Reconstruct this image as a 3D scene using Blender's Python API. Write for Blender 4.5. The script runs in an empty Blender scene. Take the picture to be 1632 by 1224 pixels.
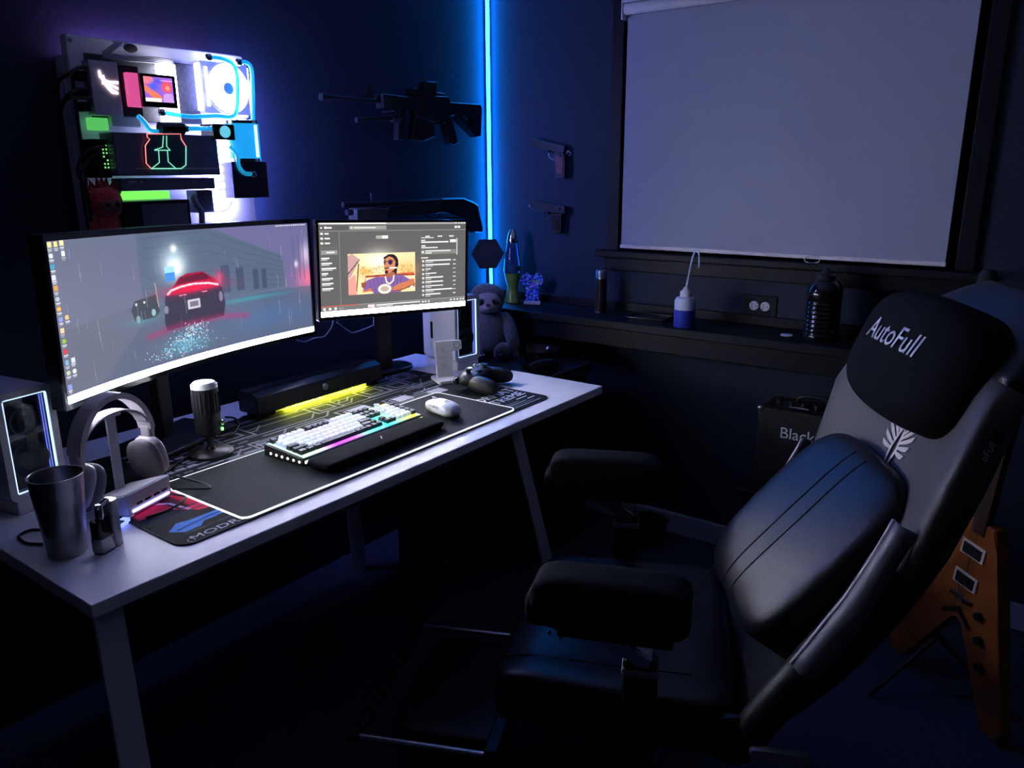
import bpy, bmesh, math, random
import numpy as np
from mathutils import Vector, Matrix, Euler
random.seed(7)
rng = np.random.default_rng(5)
R = math.radians
SC = bpy.context.scene
COL = SC.collection

# ------------------------------------------------------------------ camera
cam_d = bpy.data.cameras.new('camera'); cam = bpy.data.objects.new('camera', cam_d); COL.objects.link(cam)
yaw, pitch, roll = R(36.41683598), R(15.18601938), R(-0.33319041)
cy_, sy_, cp_, sp_ = math.cos(yaw), math.sin(yaw), math.cos(pitch), math.sin(pitch)
F_ = Vector((cy_*cp_, sy_*cp_, -sp_)); Rt = Vector((sy_, -cy_, 0)); U_ = Rt.cross(F_)
R2 = Rt*math.cos(roll)+U_*math.sin(roll); U2 = -Rt*math.sin(roll)+U_*math.cos(roll)
M = Matrix((R2, U2, -F_)).transposed().to_4x4(); M.translation = (0, 0, 1.397)
cam.matrix_world = M
cam_d.sensor_width = 36.0; cam_d.lens = 1254.09*36/1632; cam_d.clip_start = .02
SC.camera = cam
# ------------------------------------------------------------------ world / exposure
w = bpy.data.worlds.new('world'); SC.world = w; w.use_nodes = True
w.node_tree.nodes['Background'].inputs[0].default_value = (.35, .45, 1.0, 1)
w.node_tree.nodes['Background'].inputs[1].default_value = .012
SC.view_settings.view_transform = 'Standard'; SC.view_settings.look = 'None'
SC.view_settings.exposure = 0.22; SC.view_settings.gamma = 1.0; SC.view_settings.use_curve_mapping = False
K_SCREEN = 1.08      # overall screen brightness
K_TASK = 130.0        # white task bars
K_STRIP = 6.5
# ------------------------------------------------------------------ materials
MATS = {}
def mat(name, col, rough=.5, metal=0., noise=0., bump=0., scale=40., spec=.5, trans=0., alpha=1., ior=1.45, coat=0., sheen=0.):
    if name in MATS: return MATS[name]
    m = bpy.data.materials.new(name); m.use_nodes = True
    nt = m.node_tree; b = nt.nodes['Principled BSDF']
    b.inputs['Base Color'].default_value = (*col, 1); b.inputs['Roughness'].default_value = rough
    b.inputs['Metallic'].default_value = metal; b.inputs['Specular IOR Level'].default_value = spec
    b.inputs['IOR'].default_value = ior
    b.inputs['Transmission Weight'].default_value = trans; b.inputs['Coat Weight'].default_value = coat
    b.inputs['Sheen Weight'].default_value = sheen
    if noise or bump:
        tc = nt.nodes.new('ShaderNodeTexCoord'); n = nt.nodes.new('ShaderNodeTexNoise')
        n.inputs['Scale'].default_value = scale; n.inputs['Detail'].default_value = 4
        nt.links.new(tc.outputs['Object'], n.inputs['Vector'])
        if noise:
            cr = nt.nodes.new('ShaderNodeValToRGB')
            cr.color_ramp.elements[0].position = .3; cr.color_ramp.elements[1].position = .7
            cr.color_ramp.elements[0].color = (*[c*(1-noise) for c in col], 1)
            cr.color_ramp.elements[1].color = (*[min(1, c*(1+noise)) for c in col], 1)
            nt.links.new(n.outputs['Fac'], cr.inputs['Fac']); nt.links.new(cr.outputs['Color'], b.inputs['Base Color'])
        if bump:
            bp = nt.nodes.new('ShaderNodeBump'); bp.inputs['Strength'].default_value = bump; bp.inputs['Distance'].default_value = .004
            nt.links.new(n.outputs['Fac'], bp.inputs['Height']); nt.links.new(bp.outputs['Normal'], b.inputs['Normal'])
    MATS[name] = m; return m
def emis(name, col, s=1., base=(.02, .02, .02)):
    if name in MATS: return MATS[name]
    m = bpy.data.materials.new(name); m.use_nodes = True
    b = m.node_tree.nodes['Principled BSDF']
    b.inputs['Base Color'].default_value = (*base, 1); b.inputs['Roughness'].default_value = .4
    b.inputs['Emission Color'].default_value = (*col, 1); b.inputs['Emission Strength'].default_value = s
    MATS[name] = m; return m
def attr_mat(name, emit=0., rough=.6, scale=1., spec=.3):
    if name in MATS: return MATS[name]
    m = bpy.data.materials.new(name); m.use_nodes = True
    nt = m.node_tree; b = nt.nodes['Principled BSDF']
    a = nt.nodes.new('ShaderNodeAttribute'); a.attribute_name = 'print'
    b.inputs['Roughness'].default_value = rough; b.inputs['Specular IOR Level'].default_value = spec
    if emit:
        b.inputs['Base Color'].default_value = (.01, .01, .012, 1)
        nt.links.new(a.outputs['Color'], b.inputs['Emission Color']); b.inputs['Emission Strength'].default_value = emit
    else:
        nt.links.new(a.outputs['Color'], b.inputs['Base Color'])
    MATS[name] = m; return m

# ------------------------------------------------------------------ objects and tags
def tag(o, label, cat, group=None):
    o['label'] = label; o['category'] = cat
    if group: o['group'] = group
    return o
def struct(o): o['kind'] = 'structure'; return o
def thing(name, label, cat, loc=(0, 0, 0), rz=0., group=None, rot=None):
    o = bpy.data.objects.new(name, None); COL.objects.link(o); o.empty_display_size = .05
    o.location = loc; o.rotation_euler = rot if rot else (0, 0, rz)
    return tag(o, label, cat, group)
def link(name, me, m, parent=None, loc=None, rot=None, smooth=False):
    if smooth:
        me.polygons.foreach_set('use_smooth', [True]*len(me.polygons))
    o = bpy.data.objects.new(name, me); COL.objects.link(o)
    if m is not None and not me.materials: me.materials.append(m)
    if parent: o.parent = parent
    if loc is not None: o.location = loc
    if rot is not None: o.rotation_euler = rot
    return o
def pydata(name, v, f, m, parent=None, loc=None, rot=None, smooth=False):
    me = bpy.data.meshes.new(name); me.from_pydata([tuple(p) for p in v], [], f); me.update()
    return link(name, me, m, parent, loc, rot, smooth)
def frombm(name, bm, m, parent=None, loc=None, rot=None, smooth=False):
    bmesh.ops.recalc_face_normals(bm, faces=bm.faces[:])
    me = bpy.data.meshes.new(name); bm.to_mesh(me); bm.free()
    return link(name, me, m, parent, loc, rot, smooth)
def box(name, c, s, m, parent=None, bev=.0, rot=None, seg=2):
    bm = bmesh.new(); bmesh.ops.create_cube(bm, size=1)
    for v in bm.verts: v.co = Vector((v.co.x*s[0], v.co.y*s[1], v.co.z*s[2]))
    if bev: bmesh.ops.bevel(bm, geom=bm.edges[:], offset=min(bev, min(s)*.48), segments=seg, profile=.5, affect='EDGES', clamp_overlap=True)
    return frombm(name, bm, m, parent, c, rot)
def boxes(name, lst, m, parent=None, bev=0., loc=None, rot=None):
    bm = bmesh.new()
    for c, s in lst:
        r = bmesh.ops.create_cube(bm, size=1)
        for v in r['verts']: v.co = Vector((v.co.x*s[0]+c[0], v.co.y*s[1]+c[1], v.co.z*s[2]+c[2]))
    if bev: bmesh.ops.bevel(bm, geom=bm.edges[:], offset=bev, segments=1, affect='EDGES', clamp_overlap=True)
    return frombm(name, bm, m, parent, loc, rot)
def lathe(name, prof, m, parent=None, loc=(0, 0, 0), rot=None, n=32, sx=1., sy=1., smooth=True, caps=True):
    v = []; f = []
    for r, z in prof:
        for i in range(n):
            a = 2*math.pi*i/n; v.append((max(r, 1e-5)*math.cos(a)*sx, max(r, 1e-5)*math.sin(a)*sy, z))
    for j in range(len(prof)-1):
        for i in range(n):
            k = (i+1) % n; f.append((j*n+i, j*n+k, (j+1)*n+k, (j+1)*n+i))
    if caps: f.append(tuple(range(n))[::-1]); f.append(tuple((len(prof)-1)*n+i for i in range(n)))
    o = pydata(name, v, f, m, parent, loc, rot)
    if smooth:
        sm = [len(p.vertices) == 4 for p in o.data.polygons]; o.data.polygons.foreach_set('use_smooth', sm)
        o.data.set_sharp_from_angle(angle=R(40))
    return o
def frame_between(p0, p1):
    p0 = Vector(p0); p1 = Vector(p1); d = p1-p0
    return p0, d.to_track_quat('Z', 'Y').to_euler(), d.length
def rod(name, p0, p1, r, m, parent=None, r1=None, n=16):
    o, e, L = frame_between(p0, p1)
    return lathe(name, [(r, 0), (r if r1 is None else r1, L)], m, parent, o, e, n=n)
def bar(name, p0, p1, sx, sy, m, parent=None, bev=.002):
    o, e, L = frame_between(p0, p1); mid = (Vector(p0)+Vector(p1))/2
    return box(name, mid, (sx, sy, L), m, parent, bev, e)
def catmull(pts, k=8):
    P = [Vector(p) for p in pts]
    if len(P) < 3: return P
    Q = [P[0]*2-P[1]]+P+[P[-1]*2-P[-2]]; out = []
    for i in range(1, len(Q)-2):
        for j in range(k):
            t = j/k; a, b, c, d = Q[i-1], Q[i], Q[i+1], Q[i+2]
            out.append(.5*((2*b)+(c-a)*t+(2*a-5*b+4*c-d)*t*t+(3*b-a-3*c+d)*t**3))
    out.append(P[-1]); return out
def tube(name, pts, r, m, parent=None, n=8, k=8, curve=True, closed=False, flat=1.):
    P = catmull(pts, k) if curve else [Vector(p) for p in pts]
    v = []; f = []; up = None
    for i, p in enumerate(P):
        d = (P[min(i+1, len(P)-1)]-P[max(i-1, 0)])
        if closed: d = P[(i+1) % len(P)]-P[i-1]
        d.normalize()
        if up is None: up = d.orthogonal().normalized()
        up = (up-d*up.dot(d)).normalized(); s = d.cross(up)
        rr = r[i*len(r)//len(P)] if isinstance(r, (list, tuple)) else r
        for j in range(n):
            a = 2*math.pi*j/n; v.append(p+up*math.cos(a)*rr+s*math.sin(a)*rr*flat)
    nn = len(P)
    for i in range(nn if closed else nn-1):
        for j in range(n):
            k2 = (j+1) % n; i2 = (i+1) % nn
            f.append((i*n+j, i*n+k2, i2*n+k2, i2*n+j))
    if not closed:
        f.append(tuple(range(n))[::-1]); f.append(tuple((nn-1)*n+j for j in range(n)))
    return pydata(name, v, f, m, parent, smooth=True)
def prism(name, outline, d0, d1, m, parent=None, axis='y', bev=0., loc=None, rot=None):
    """outline in the plane across the axis: y -> (x,z), x -> (y,z), z -> (x,y)"""
    def pt(a, b, d): return {'y': (a, d, b), 'x': (d, a, b), 'z': (a, b, d)}[axis]
    bm = bmesh.new(); A = [bm.verts.new(pt(a, b, d0)) for a, b in outline]; B = [bm.verts.new(pt(a, b, d1)) for a, b in outline]
    bm.faces.new(A); bm.faces.new(B[::-1]); n = len(A)
    for i in range(n): bm.faces.new((A[i], A[(i+1) % n], B[(i+1) % n], B[i]))
    if bev: bmesh.ops.bevel(bm, geom=bm.edges[:], offset=bev, segments=1, affect='EDGES', clamp_overlap=True)
    return frombm(name, bm, m, parent, loc, rot)
def rrect(x0, y0, x1, y1, r, n=6):
    o = []
    for cx, cy, a0 in ((x1-r, y1-r, 0), (x0+r, y1-r, 90), (x0+r, y0+r, 180), (x1-r, y0+r, 270)):
        for i in range(n+1):
            a = R(a0+90*i/n); o.append((cx+r*math.cos(a), cy+r*math.sin(a)))
    return o
def sgp(c, e): return math.copysign(abs(c)**e, c)
def cushion(name, c, h, m, parent=None, rot=None, e1=.35, e2=.35, nu=40, nv=24, warp=None):
    """superellipsoid with half sizes h; the z axis is the pole axis"""
    v = []; f = []
    for j in range(nv+1):
        b = -math.pi/2+math.pi*j/nv
        for i in range(nu):
            a = 2*math.pi*i/nu
            p = Vector((h[0]*sgp(math.cos(b), e1)*sgp(math.cos(a), e2), h[1]*sgp(math.cos(b), e1)*sgp(math.sin(a), e2), h[2]*sgp(math.sin(b), e1)))
            if warp: p = Vector(warp(p))
            v.append(p)
    for j in range(nv):
        for i in range(nu):
            k = (i+1) % nu; f.append((j*nu+i, j*nu+k, (j+1)*nu+k, (j+1)*nu+i))
    bm = bmesh.new(); vs = [bm.verts.new(p) for p in v]
    for q in f:
        bm.faces.new([vs[i] for i in q])
    bmesh.ops.remove_doubles(bm, verts=bm.verts[:], dist=1e-5)
    return frombm(name, bm, m, parent, c, rot, smooth=True)
def text(name, s, size, m, parent=None, mw=None, ext=.0006, shear=0., sx=1., align='CENTER', warp=None):
    cu = bpy.data.curves.new(name, 'FONT'); cu.body = s; cu.size = size; cu.extrude = ext; cu.shear = shear
    cu.align_x = align; cu.align_y = 'CENTER'; cu.resolution_u = 3
    t = bpy.data.objects.new(name, cu); COL.objects.link(t)
    dg = bpy.context.evaluated_depsgraph_get(); me = bpy.data.meshes.new_from_object(t.evaluated_get(dg))
    bpy.data.objects.remove(t); bpy.data.curves.remove(cu)
    me.materials.clear()
    for v in me.vertices:
        v.co.x *= sx
        p = v.co.copy()
        if mw is not None: p = mw @ p
        if warp: p = Vector(warp(p))
        v.co = p
    return link(name, me, m, parent)

# ------------------------------------------------------------------ tiny raster painter for flat print
class Paint:
    def __init__(s, w, h, col=(0, 0, 0)):
        s.w, s.h = w, h; s.a = np.zeros((h, w, 3)); s.a[:] = col
        yy, xx = np.mgrid[0:h, 0:w]; s.U = (xx+.5)/w; s.V = (yy+.5)/h; s.asp = w/h
    def put(s, mask, col, al=1.):
        al = np.asarray(al)*mask; s.a = s.a*(1-al[..., None])+np.asarray(col)*al[..., None]
    def rect(s, u0, v0, u1, v1, col, al=1.): s.put(((s.U >= u0) & (s.U <= u1) & (s.V >= v0) & (s.V <= v1)).astype(float), col, al)
    def poly(s, pts, col, al=1.):
        ins = np.zeros(s.U.shape, bool); n = len(pts)
        for i in range(n):
            (x0, y0), (x1, y1) = pts[i], pts[(i+1) % n]
            if y0 == y1: continue
            c = ((y0 > s.V) != (y1 > s.V)) & (s.U < (x1-x0)*(s.V-y0)/(y1-y0)+x0); ins ^= c
        s.put(ins.astype(float), col, al)
    def blob(s, u, v, ru, rv, col, al=1., p=1.):
        d = ((s.U-u)/ru)**2+((s.V-v)/rv)**2; s.put(np.exp(-d*p), col, al)
    def disc(s, u, v, ru, rv, col, al=1.): s.put((((s.U-u)/ru)**2+((s.V-v)/rv)**2 <= 1).astype(float), col, al)
    def line(s, pts, wd, col, al=1., soft=False):
        m = np.zeros(s.U.shape)
        for (x0, y0), (x1, y1) in zip(pts, pts[1:]):
            X, Y = s.U*s.asp, s.V; a = np.array((x0*s.asp, y0)); b = np.array((x1*s.asp, y1)); d = b-a; L = d@d+1e-12
            t = np.clip(((X-a[0])*d[0]+(Y-a[1])*d[1])/L, 0, 1); q = np.hypot(X-a[0]-t*d[0], Y-a[1]-t*d[1])
            m = np.maximum(m, np.exp(-(q/wd)**2) if soft else (q <= wd).astype(float))
        s.put(m, col, al)
    def lin(s): 
        a = np.clip(s.a, 0, None); return np.where(a <= .04045, a/12.92, ((a+.055)/1.055)**2.4)
def canvas(name, img, surf, m, parent=None, flip=False):
    """a dense sheet of points over surf(u,v) that carries img (h,w,3 linear) as its print"""
    h, wd = img.shape[:2]
    uu, vv = np.meshgrid((np.arange(wd))/(wd-1), (np.arange(h))/(h-1))
    co = np.stack(surf(uu, vv), -1).reshape(-1, 3).astype(np.float32)
    idx = np.arange(h*wd).reshape(h, wd)
    q = np.stack([idx[:-1, :-1], idx[1:, :-1], idx[1:, 1:], idx[:-1, 1:]], -1).reshape(-1, 4)
    if flip: q = q[:, ::-1]
    me = bpy.data.meshes.new(name); me.vertices.add(len(co)); me.vertices.foreach_set('co', co.ravel())
    nf = len(q); me.loops.add(nf*4); me.loops.foreach_set('vertex_index', q.astype(np.int32).ravel())
    me.polygons.add(nf); me.polygons.foreach_set('loop_start', np.arange(0, nf*4, 4, dtype=np.int32))
    me.update(calc_edges=True)
    at = me.color_attributes.new('print', 'FLOAT_COLOR', 'POINT')
    rgba = np.ones((h*wd, 4), np.float32); rgba[:, :3] = img.reshape(-1, 3); at.data.foreach_set('color', rgba.ravel())
    return link(name, me, m, parent, smooth=True)

# shared materials
m_wall = mat('dark_wall_paint', (.016, .026, .048), .6, noise=.12, bump=.06, scale=60, spec=.25)
m_trim = mat('black_trim_paint', (.006, .0068, .010), .5, noise=.1, scale=20, spec=.25)
m_carpet = mat('blue_carpet', (.032, .045, .075), .95, noise=.5, bump=.5, scale=220)
m_base = mat('pale_baseboard_paint', (.45, .52, .62), .5, noise=.05, scale=10)
m_white = mat('white_laminate', (.86, .84, .86), .42, noise=.03, scale=8)
m_wplast = mat('white_plastic', (.72, .71, .73), .38, noise=.02, scale=30)
m_gplast = mat('grey_plastic', (.25, .25, .28), .4, noise=.05, scale=30)
m_black = mat('black_plastic', (.008, .008, .0095), .4, noise=.1, scale=30)
m_blackg = mat('glossy_black', (.008, .008, .010), .12, noise=.1, scale=30)
m_blackm = mat('matt_black', (.009, .009, .010), .75, noise=.15, scale=60)
m_gun = mat('gunmetal', (.03, .032, .038), .38, .55, noise=.2, scale=40)
m_chrome = mat('chrome', (.75, .75, .78), .14, 1., noise=.04, scale=50)
m_steel = mat('brushed_steel', (.34, .33, .33), .32, 1., noise=.2, scale=30)
m_cable = mat('black_cable', (.01, .01, .012), .5, noise=.1, scale=30)
m_wcable = mat('grey_cable', (.4, .4, .45), .5, noise=.1, scale=30)
m_glass = mat('clear_glass', (.9, .95, 1), .03, trans=1., ior=1.45, noise=.01)
m_leather = mat('black_leatherette', (.0075, .008, .010), .36, noise=.15, bump=.15, scale=350, spec=.4)
m_leather_g = mat('grey_leatherette', (.080, .075, .073), .5, noise=.06, bump=.12, scale=350, spec=.3)
m_velour = mat('black_velour', (.0045, .005, .0065), .9, noise=.2, bump=.2, scale=300, spec=.12)
m_print = mat('white_print', (.8, .8, .82), .5, noise=.03, scale=50)

XW, YW = 2.70, 2.108
ZD = .74
# ================================================================== SETTING
struct(box('floor', (.8, 0, -.01), (5.2, 5.2, .02), m_carpet))
struct(box('ceiling', (.8, -.2, 2.46), (5.2, 4.8, .02), mat('white_ceiling_paint', (.7, .7, .72), .8, noise=.03, bump=.05, scale=80)))
struct(box('wall_back', (-1.75, -.2, 1.225), (.1, 4.7, 2.45), mat('dark_wall_paint_rear', (.020, .026, .042), .6, noise=.1)))
struct(box('wall_front', (.5, -2.52, 1.225), (4.6, .1, 2.45), MATS['dark_wall_paint_rear']))
struct(box('wall_left', (.5, YW+.05, 1.225), (4.6, .1, 2.45), m_wall))
# window wall, with the opening left free
wy0, wy1, wz0, wz1 = .33, 1.475, 1.10, 1.96
wr = boxes('wall_right', [((XW+.06, (YW+wy1)/2, 1.225), (.12, YW-wy1, 2.45)), ((XW+.06, (wy0-2.5)/2, 1.225), (.12, wy0+2.5, 2.45)),
      ((XW+.06, (wy0+wy1)/2, wz0/2), (.12, wy1-wy0, wz0)), ((XW+.06, (wy0+wy1)/2, (wz1+2.45)/2), (.12, wy1-wy0, 2.45-wz1))], m_wall)
struct(wr)
bb = struct(box('baseboard_right', (XW-.009, -.2, .0425), (.018, 4.6, .085), m_base, bev=.004))
boxes('cap_moulding', [((-.002, 0, .035), (.022, 4.6, .012))], m_base, bb)
ledge = struct(box('trim_1', (XW-.1175, -.2, .855), (.235, 4.61, .03), m_trim, bev=.004))
box('back_batten', (.1085, 0, .032), (.018, 4.61, .034), m_trim, ledge, bev=.003)
box('apron', (-.04, 0, -.05), (.1, 4.6, .07), m_trim, ledge, bev=.004)
win = bpy.data.objects.new('window_1', None); COL.objects.link(win); win.location = (XW, (wy0+wy1)/2, wz0); struct(win)
ww, wh = wy1-wy0, wz1-wz0
for s in (-1, 1):
    box('casing', (-.01, s*(ww/2+.022), wh/2), (.02, .05, wh+.02), m_trim, win, bev=.003)
box('casing', (-.01, 0, wh+.03), (.02, ww+.1, .055), m_trim, win, bev=.003)
box('sill', (-.028, 0, -.012), (.056, ww+.16, .026), m_trim, win, bev=.005)
box('apron', (-.012, 0, -.05), (.022, ww+.11, .05), m_trim, win, bev=.004)
for s in (-1, 1): box('sash_frame', (.08, s*(ww/2-.02), wh/2), (.03, .04, wh), m_trim, win)
for z in (.02, wh/2, wh-.02): box('sash_rail', (.08, 0, z), (.03, ww, .04), m_trim, win)
for z in (.25, .75): box('pane', (.09, 0, wh*z), (.004, ww-.06, wh/2-.03), m_glass, win)
# corner light strip
ls = thing('light_strip', 'glowing cyan blue light strip running up the room corner', 'light strip', (XW-.014, YW-.014, .90))
box('channel', (.003, .003, .75), (.016, .016, 1.5), m_black, ls, rot=(0, 0, R(45)))
box('diffuser', (-.006, -.006, .75), (.014, .014, 1.498), emis('strip_glow', (.035, 2.0, 9.5), 1.0*K_STRIP), ls, bev=.003, rot=(0, 0, R(45)))

# ------------------------------------------------------------------ roller blind
bl = thing('roller_blind', 'large pale roller blind pulled down over the window', 'blind', (XW-.03, (wy0+wy1)/2, 1.115))
by0, by1 = .358-(wy0+wy1)/2, 1.450-(wy0+wy1)/2
m_blind = mat('pale_blind_fabric', (.37, .40, .51), .85, noise=.02, bump=.05, scale=300)
box('fabric', (-.005, (by0+by1)/2, .405), (.0016, by1-by0, .80), m_blind, bl)
box('bottom_bar', (-.006, (by0+by1)/2, .004), (.010, by1-by0+.006, .014), m_wplast, bl, bev=.003)
rod('roller_tube', (-.022, by0-.0, .822), (-.022, by1-.0, .822), .019, m_wplast, bl)
box('headrail', (-.012, (by0+by1)/2, .848), (.05, by1-by0+.02, .012), m_wplast, bl, bev=.002)
for s in (by0-.006, by1+.006): box('bracket', (-.018, s, .82), (.045, .006, .065), m_wplast, bl, bev=.002)
tube('pull_ring', [(-.014, -.16+.024*math.cos(a*math.pi/10), .002-.006+.012*math.sin(a*math.pi/10)) for a in range(20)], .0022, m_wplast, bl, n=6, curve=False, closed=True)

# ------------------------------------------------------------------ wall outlet
ou = thing('wall_outlet', 'black plate with two white sockets on the wall below the window', 'outlet', (XW, .915, .937))
box('cover_plate', (-.003, 0, 0), (.006, .115, .072), m_blackm, ou, bev=.002)
for s in (-1, 1):
    r_ = lathe('socket', [(.0165, 0), (.0165, .004), (.015, .0055)], m_wplast, ou, (-.005, s*.0195, 0), (0, R(-90), 0), n=24)
    boxes('slots', [((-.006, .006, .0057), (.008, .002, .001)), ((.006, .006, .0057), (.008, .002, .001)), ((0, -.008, .0057), (.004, .004, .001))], m_black, r_)

# ================================================================== DESK
dk = thing('desk', 'long white desk with splayed legs carrying both monitors', 'desk', (1.294, 1.59, 0))
box('desktop', (0, 0, ZD-.0125), (1.60, .80, .025), m_white, dk, bev=.002)
for (tx, ty, bx_, by_) in ((.38, -.36, .50, -.47), (-.76, -.36, -.795, -.47), (.38, .34, .46, .40), (-.76, .34, -.795, .40)):
    bar('leg', (tx, ty, ZD-.025), (bx_, by_, .001), .045, .03, m_white, dk)
box('rail', (-.19, -.33, ZD-.045), (1.14, .03, .035), m_gplast, dk)
box('rail', (-.19, .33, ZD-.045), (1.14, .03, .035), m_gplast, dk)
for x in (-.76, .38): box('cross_rail', (x, 0, ZD-.04), (.04, .70, .03), m_gplast, dk)
# ------------------------------------------------------------------ printed desk mat
P = Paint(760, 366, (.035, .04, .055))
def U(x): return (x-.687)/1.206
def V(y): return (1.83-y)/.58
def mrect(x0, y0, x1, y1, c, al=1.): P.rect(U(x0), V(y1), U(x1), V(y0), c, al)
for k in range(46):     # circuit traces and chips
    x = rng.uniform(.95, 1.85); y = rng.uniform(1.57, 1.82); L = rng.uniform(.05, .25)
    P.line([(U(x), V(y)), (U(x+L), V(y)), (U(x+L+.03), V(y+.03))], .0045, (.42, .44, .46), .8)
for x, y, s in ((1.13, 1.60, .035), (1.30, 1.60, .05), (1.45, 1.62, .05), (1.60, 1.60, .04), (1.72, 1.72, .05), (1.80, 1.78, .045), (1.42, 1.72, .05), (1.62, 1.73, .05), (1.74, 1.58, .035), (1.1, 1.72, .06)):
    for q, c in ((1., .40), (.88, .07), (.6, .42), (.48, .08)): mrect(x-s*q, y-s*q*.75, x+s*q, y+s*q*.75, (c, c, c*1.08))
for x, y, s in ((1.31, 1.60, .035), (1.47, 1.62, .035), (1.62, 1.60, .03), (1.74, 1.57, .03)): mrect(x-s, y-s*.7, x+s, y+s*.7, (.50, .50, .52))
for r in range(7):      # rows of fine print at the left
    x = .86
    while x < 1.12:
        L = rng.uniform(.012, .04); mrect(x, 1.575+r*.024, x+L, 1.582+r*.024, (.42, .44, .48), .8); x += L+.012
for r in range(6):
    for c in range(4): mrect(.83+c*.03+r*.006, 1.60+r*.036, .852+c*.03+r*.006, 1.614+r*.036, (.62, .60, .68), .75)
P.poly([(U(.70), V(1.50)), (U(.77), V(1.55)), (U(.92), V(1.56)), (U(.95), V(1.36)), (U(.80), V(1.37)), (U(.765), V(1.42)), (U(.70), V(1.42))], (.75, .10, .22))
P.poly([(U(.77), V(1.48)), (U(.80), V(1.50)), (U(.80), V(1.41)), (U(.775), V(1.40))], (.25, .03, .10))
P.line([(U(.73), V(1.50)), (U(.78), V(1.45)), (U(.79), V(1.39))], .006, (.9, .6, .75))
for k, (y, c) in enumerate(((1.405, (.13, .15, .35)), (1.385, (.1, .12, .25)))): P.line([(U(.70), V(y)), (U(.95), V(y+.004))], .004, c)
P.poly([(U(.705), V(1.325)), (U(.725), V(1.30)), (U(.76), V(1.303)), (U(.775), V(1.318)), (U(.9), V(1.322)), (U(.9), V(1.345)), (U(.76), V(1.343)), (U(.735), V(1.35))], (.30, .48, .78))
P.line([(U(.72), V(1.318)), (U(.79), V(1.330)), (U(.9), V(1.333))], .006, (.13, .25, .52))
P.line([(U(.72), V(1.292)), (U(.9), V(1.297))], .002, (.3, .32, .36))
for k in range(4): P.line([(U(1.73), V(1.300-k*.012)), (U(1.80+.02*k), V(1.300-k*.012))], .0022, (.55, .62, .66), .8)
dm = tag(prism('desk_mat', rrect(.687, 1.25, 1.893, 1.83, .03), ZD+.0003, ZD+.003, m_blackm, axis='z'), 'wide black desk mat printed with circuits and a red blue corner', 'desk mat')
mi = canvas('printed_top', np.clip(P.lin()*1.8, 0, .9), lambda u, v: (.69+u*1.2, 1.827-v*.574, np.full_like(u, ZD+.0034)), attr_mat('mat_print', rough=.75, spec=.12), dm)
# keep rounded corners: trim the print sheet
me = mi.data; keep = []
bm = bmesh.new(); bm.from_mesh(me)
def outside(p):
    for cx, cy, sx, sy in ((.717, 1.28, -1, -1), (1.863, 1.28, 1, -1), (.717, 1.80, -1, 1), (1.863, 1.80, 1, 1)):
        if (p.x-cx)*sx > 0 and (p.y-cy)*sy > 0 and math.hypot(p.x-cx, p.y-cy) > .0285: return True
    return False
bmesh.ops.delete(bm, geom=[f for f in bm.faces if outside(f.calc_center_median())], context='FACES'); bm.to_mesh(me); bm.free()
def flat(x, y, z, a=0.): return Matrix.Translation((x, y, z)) @ Matrix.Rotation(R(a), 4, 'Z')
text('lettering', 'MODRIG', .026, m_print, dm, flat(.785, 1.268, ZD+.0036, 1), ext=.0002, sx=1.35)
tube('lettering_emblem', [(.714+.007*math.cos(a), 1.262+.007*math.sin(a), ZD+.0037) for a in [i*.55 for i in range(9)]], .0011, m_print, dm, n=5, curve=False)
text('lettering', 'FORMAT', .052, m_print, dm, flat(1.785, 1.392, ZD+.0036, 1), ext=.0002, sx=1.0)
text('lettering', 'XTREME', .050, m_print, dm, flat(1.785, 1.345, ZD+.0036, 1), ext=.0002, sx=1.0)
for i, (x, y, L) in enumerate(((1.86, 1.335, .03), (1.84, 1.315, .05), (1.86, 1.295, .035))): box('print_line', (x-.01, y, ZD+.0036), (L, .004, .0003), m_print, dm)

# ------------------------------------------------------------------ mouse pad with glowing edge
px0, px1, py0, py1 = .822, 1.718, 1.254, 1.55
mp = tag(prism('mouse_pad', rrect(px0, py0, px1, py1, .018), ZD+.0042, ZD+.0074, mat('black_pad_cloth', (.007, .009, .010), .75, noise=.15, bump=.15, scale=400, spec=.2), axis='z'), 'long black mouse pad with a glowing white edge under the keyboard', 'mouse pad')
tube('glowing_edge', [(x, y, ZD+.0062) for x, y in rrect(px0, py0, px1, py1, .018)], .0022, emis('pad_edge_glow', (.82, .85, 1.0), 1.3), mp, n=6, curve=False, closed=True)

# ------------------------------------------------------------------ curved monitor
mon = thing('curved_monitor', 'wide curved monitor showing a red sports car on a rainy street', 'monitor', (1.100, 1.7235, ZD), R(17.25))
HW, MH, SAG, Z0 = .4437, .342, .046, .9334-ZD
def bend(x): return SAG*(1-(x/HW)**2)
RO = R(1.25); co_, si_ = math.cos(RO), math.sin(RO)
def tilt(x, y, z):  # slight roll of the panel about its middle
    zz = z-MH/2; return (x*co_+zz*si_, y, Z0+MH/2-x*si_+zz*co_)
def shell(name, x0, x1, z0, z1, y0, y1, m, parent, n=32):
    v = []; f = []
    for i in range(n+1):
        x = x0+(x1-x0)*i/n
        for yy, z in ((y0, z0), (y0, z1), (y1, z1), (y1, z0)): v.append(tilt(x, bend(x)+yy, z))
    for i in range(n):
        for j in range(4): f.append((i*4+j, i*4+(j+1) % 4, i*4+4+(j+1) % 4, i*4+4+j))
    f += [(3, 2, 1, 0), tuple(n*4+j for j in range(4))]
    bm = bmesh.new(); vs = [bm.verts.new(p) for p in v]
    for q in f: bm.faces.new([vs[i] for i in q])
    return frombm(name, bm, m, parent)
shell('housing', -HW, HW, 0, MH, .004, .035, m_black, mon)
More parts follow.
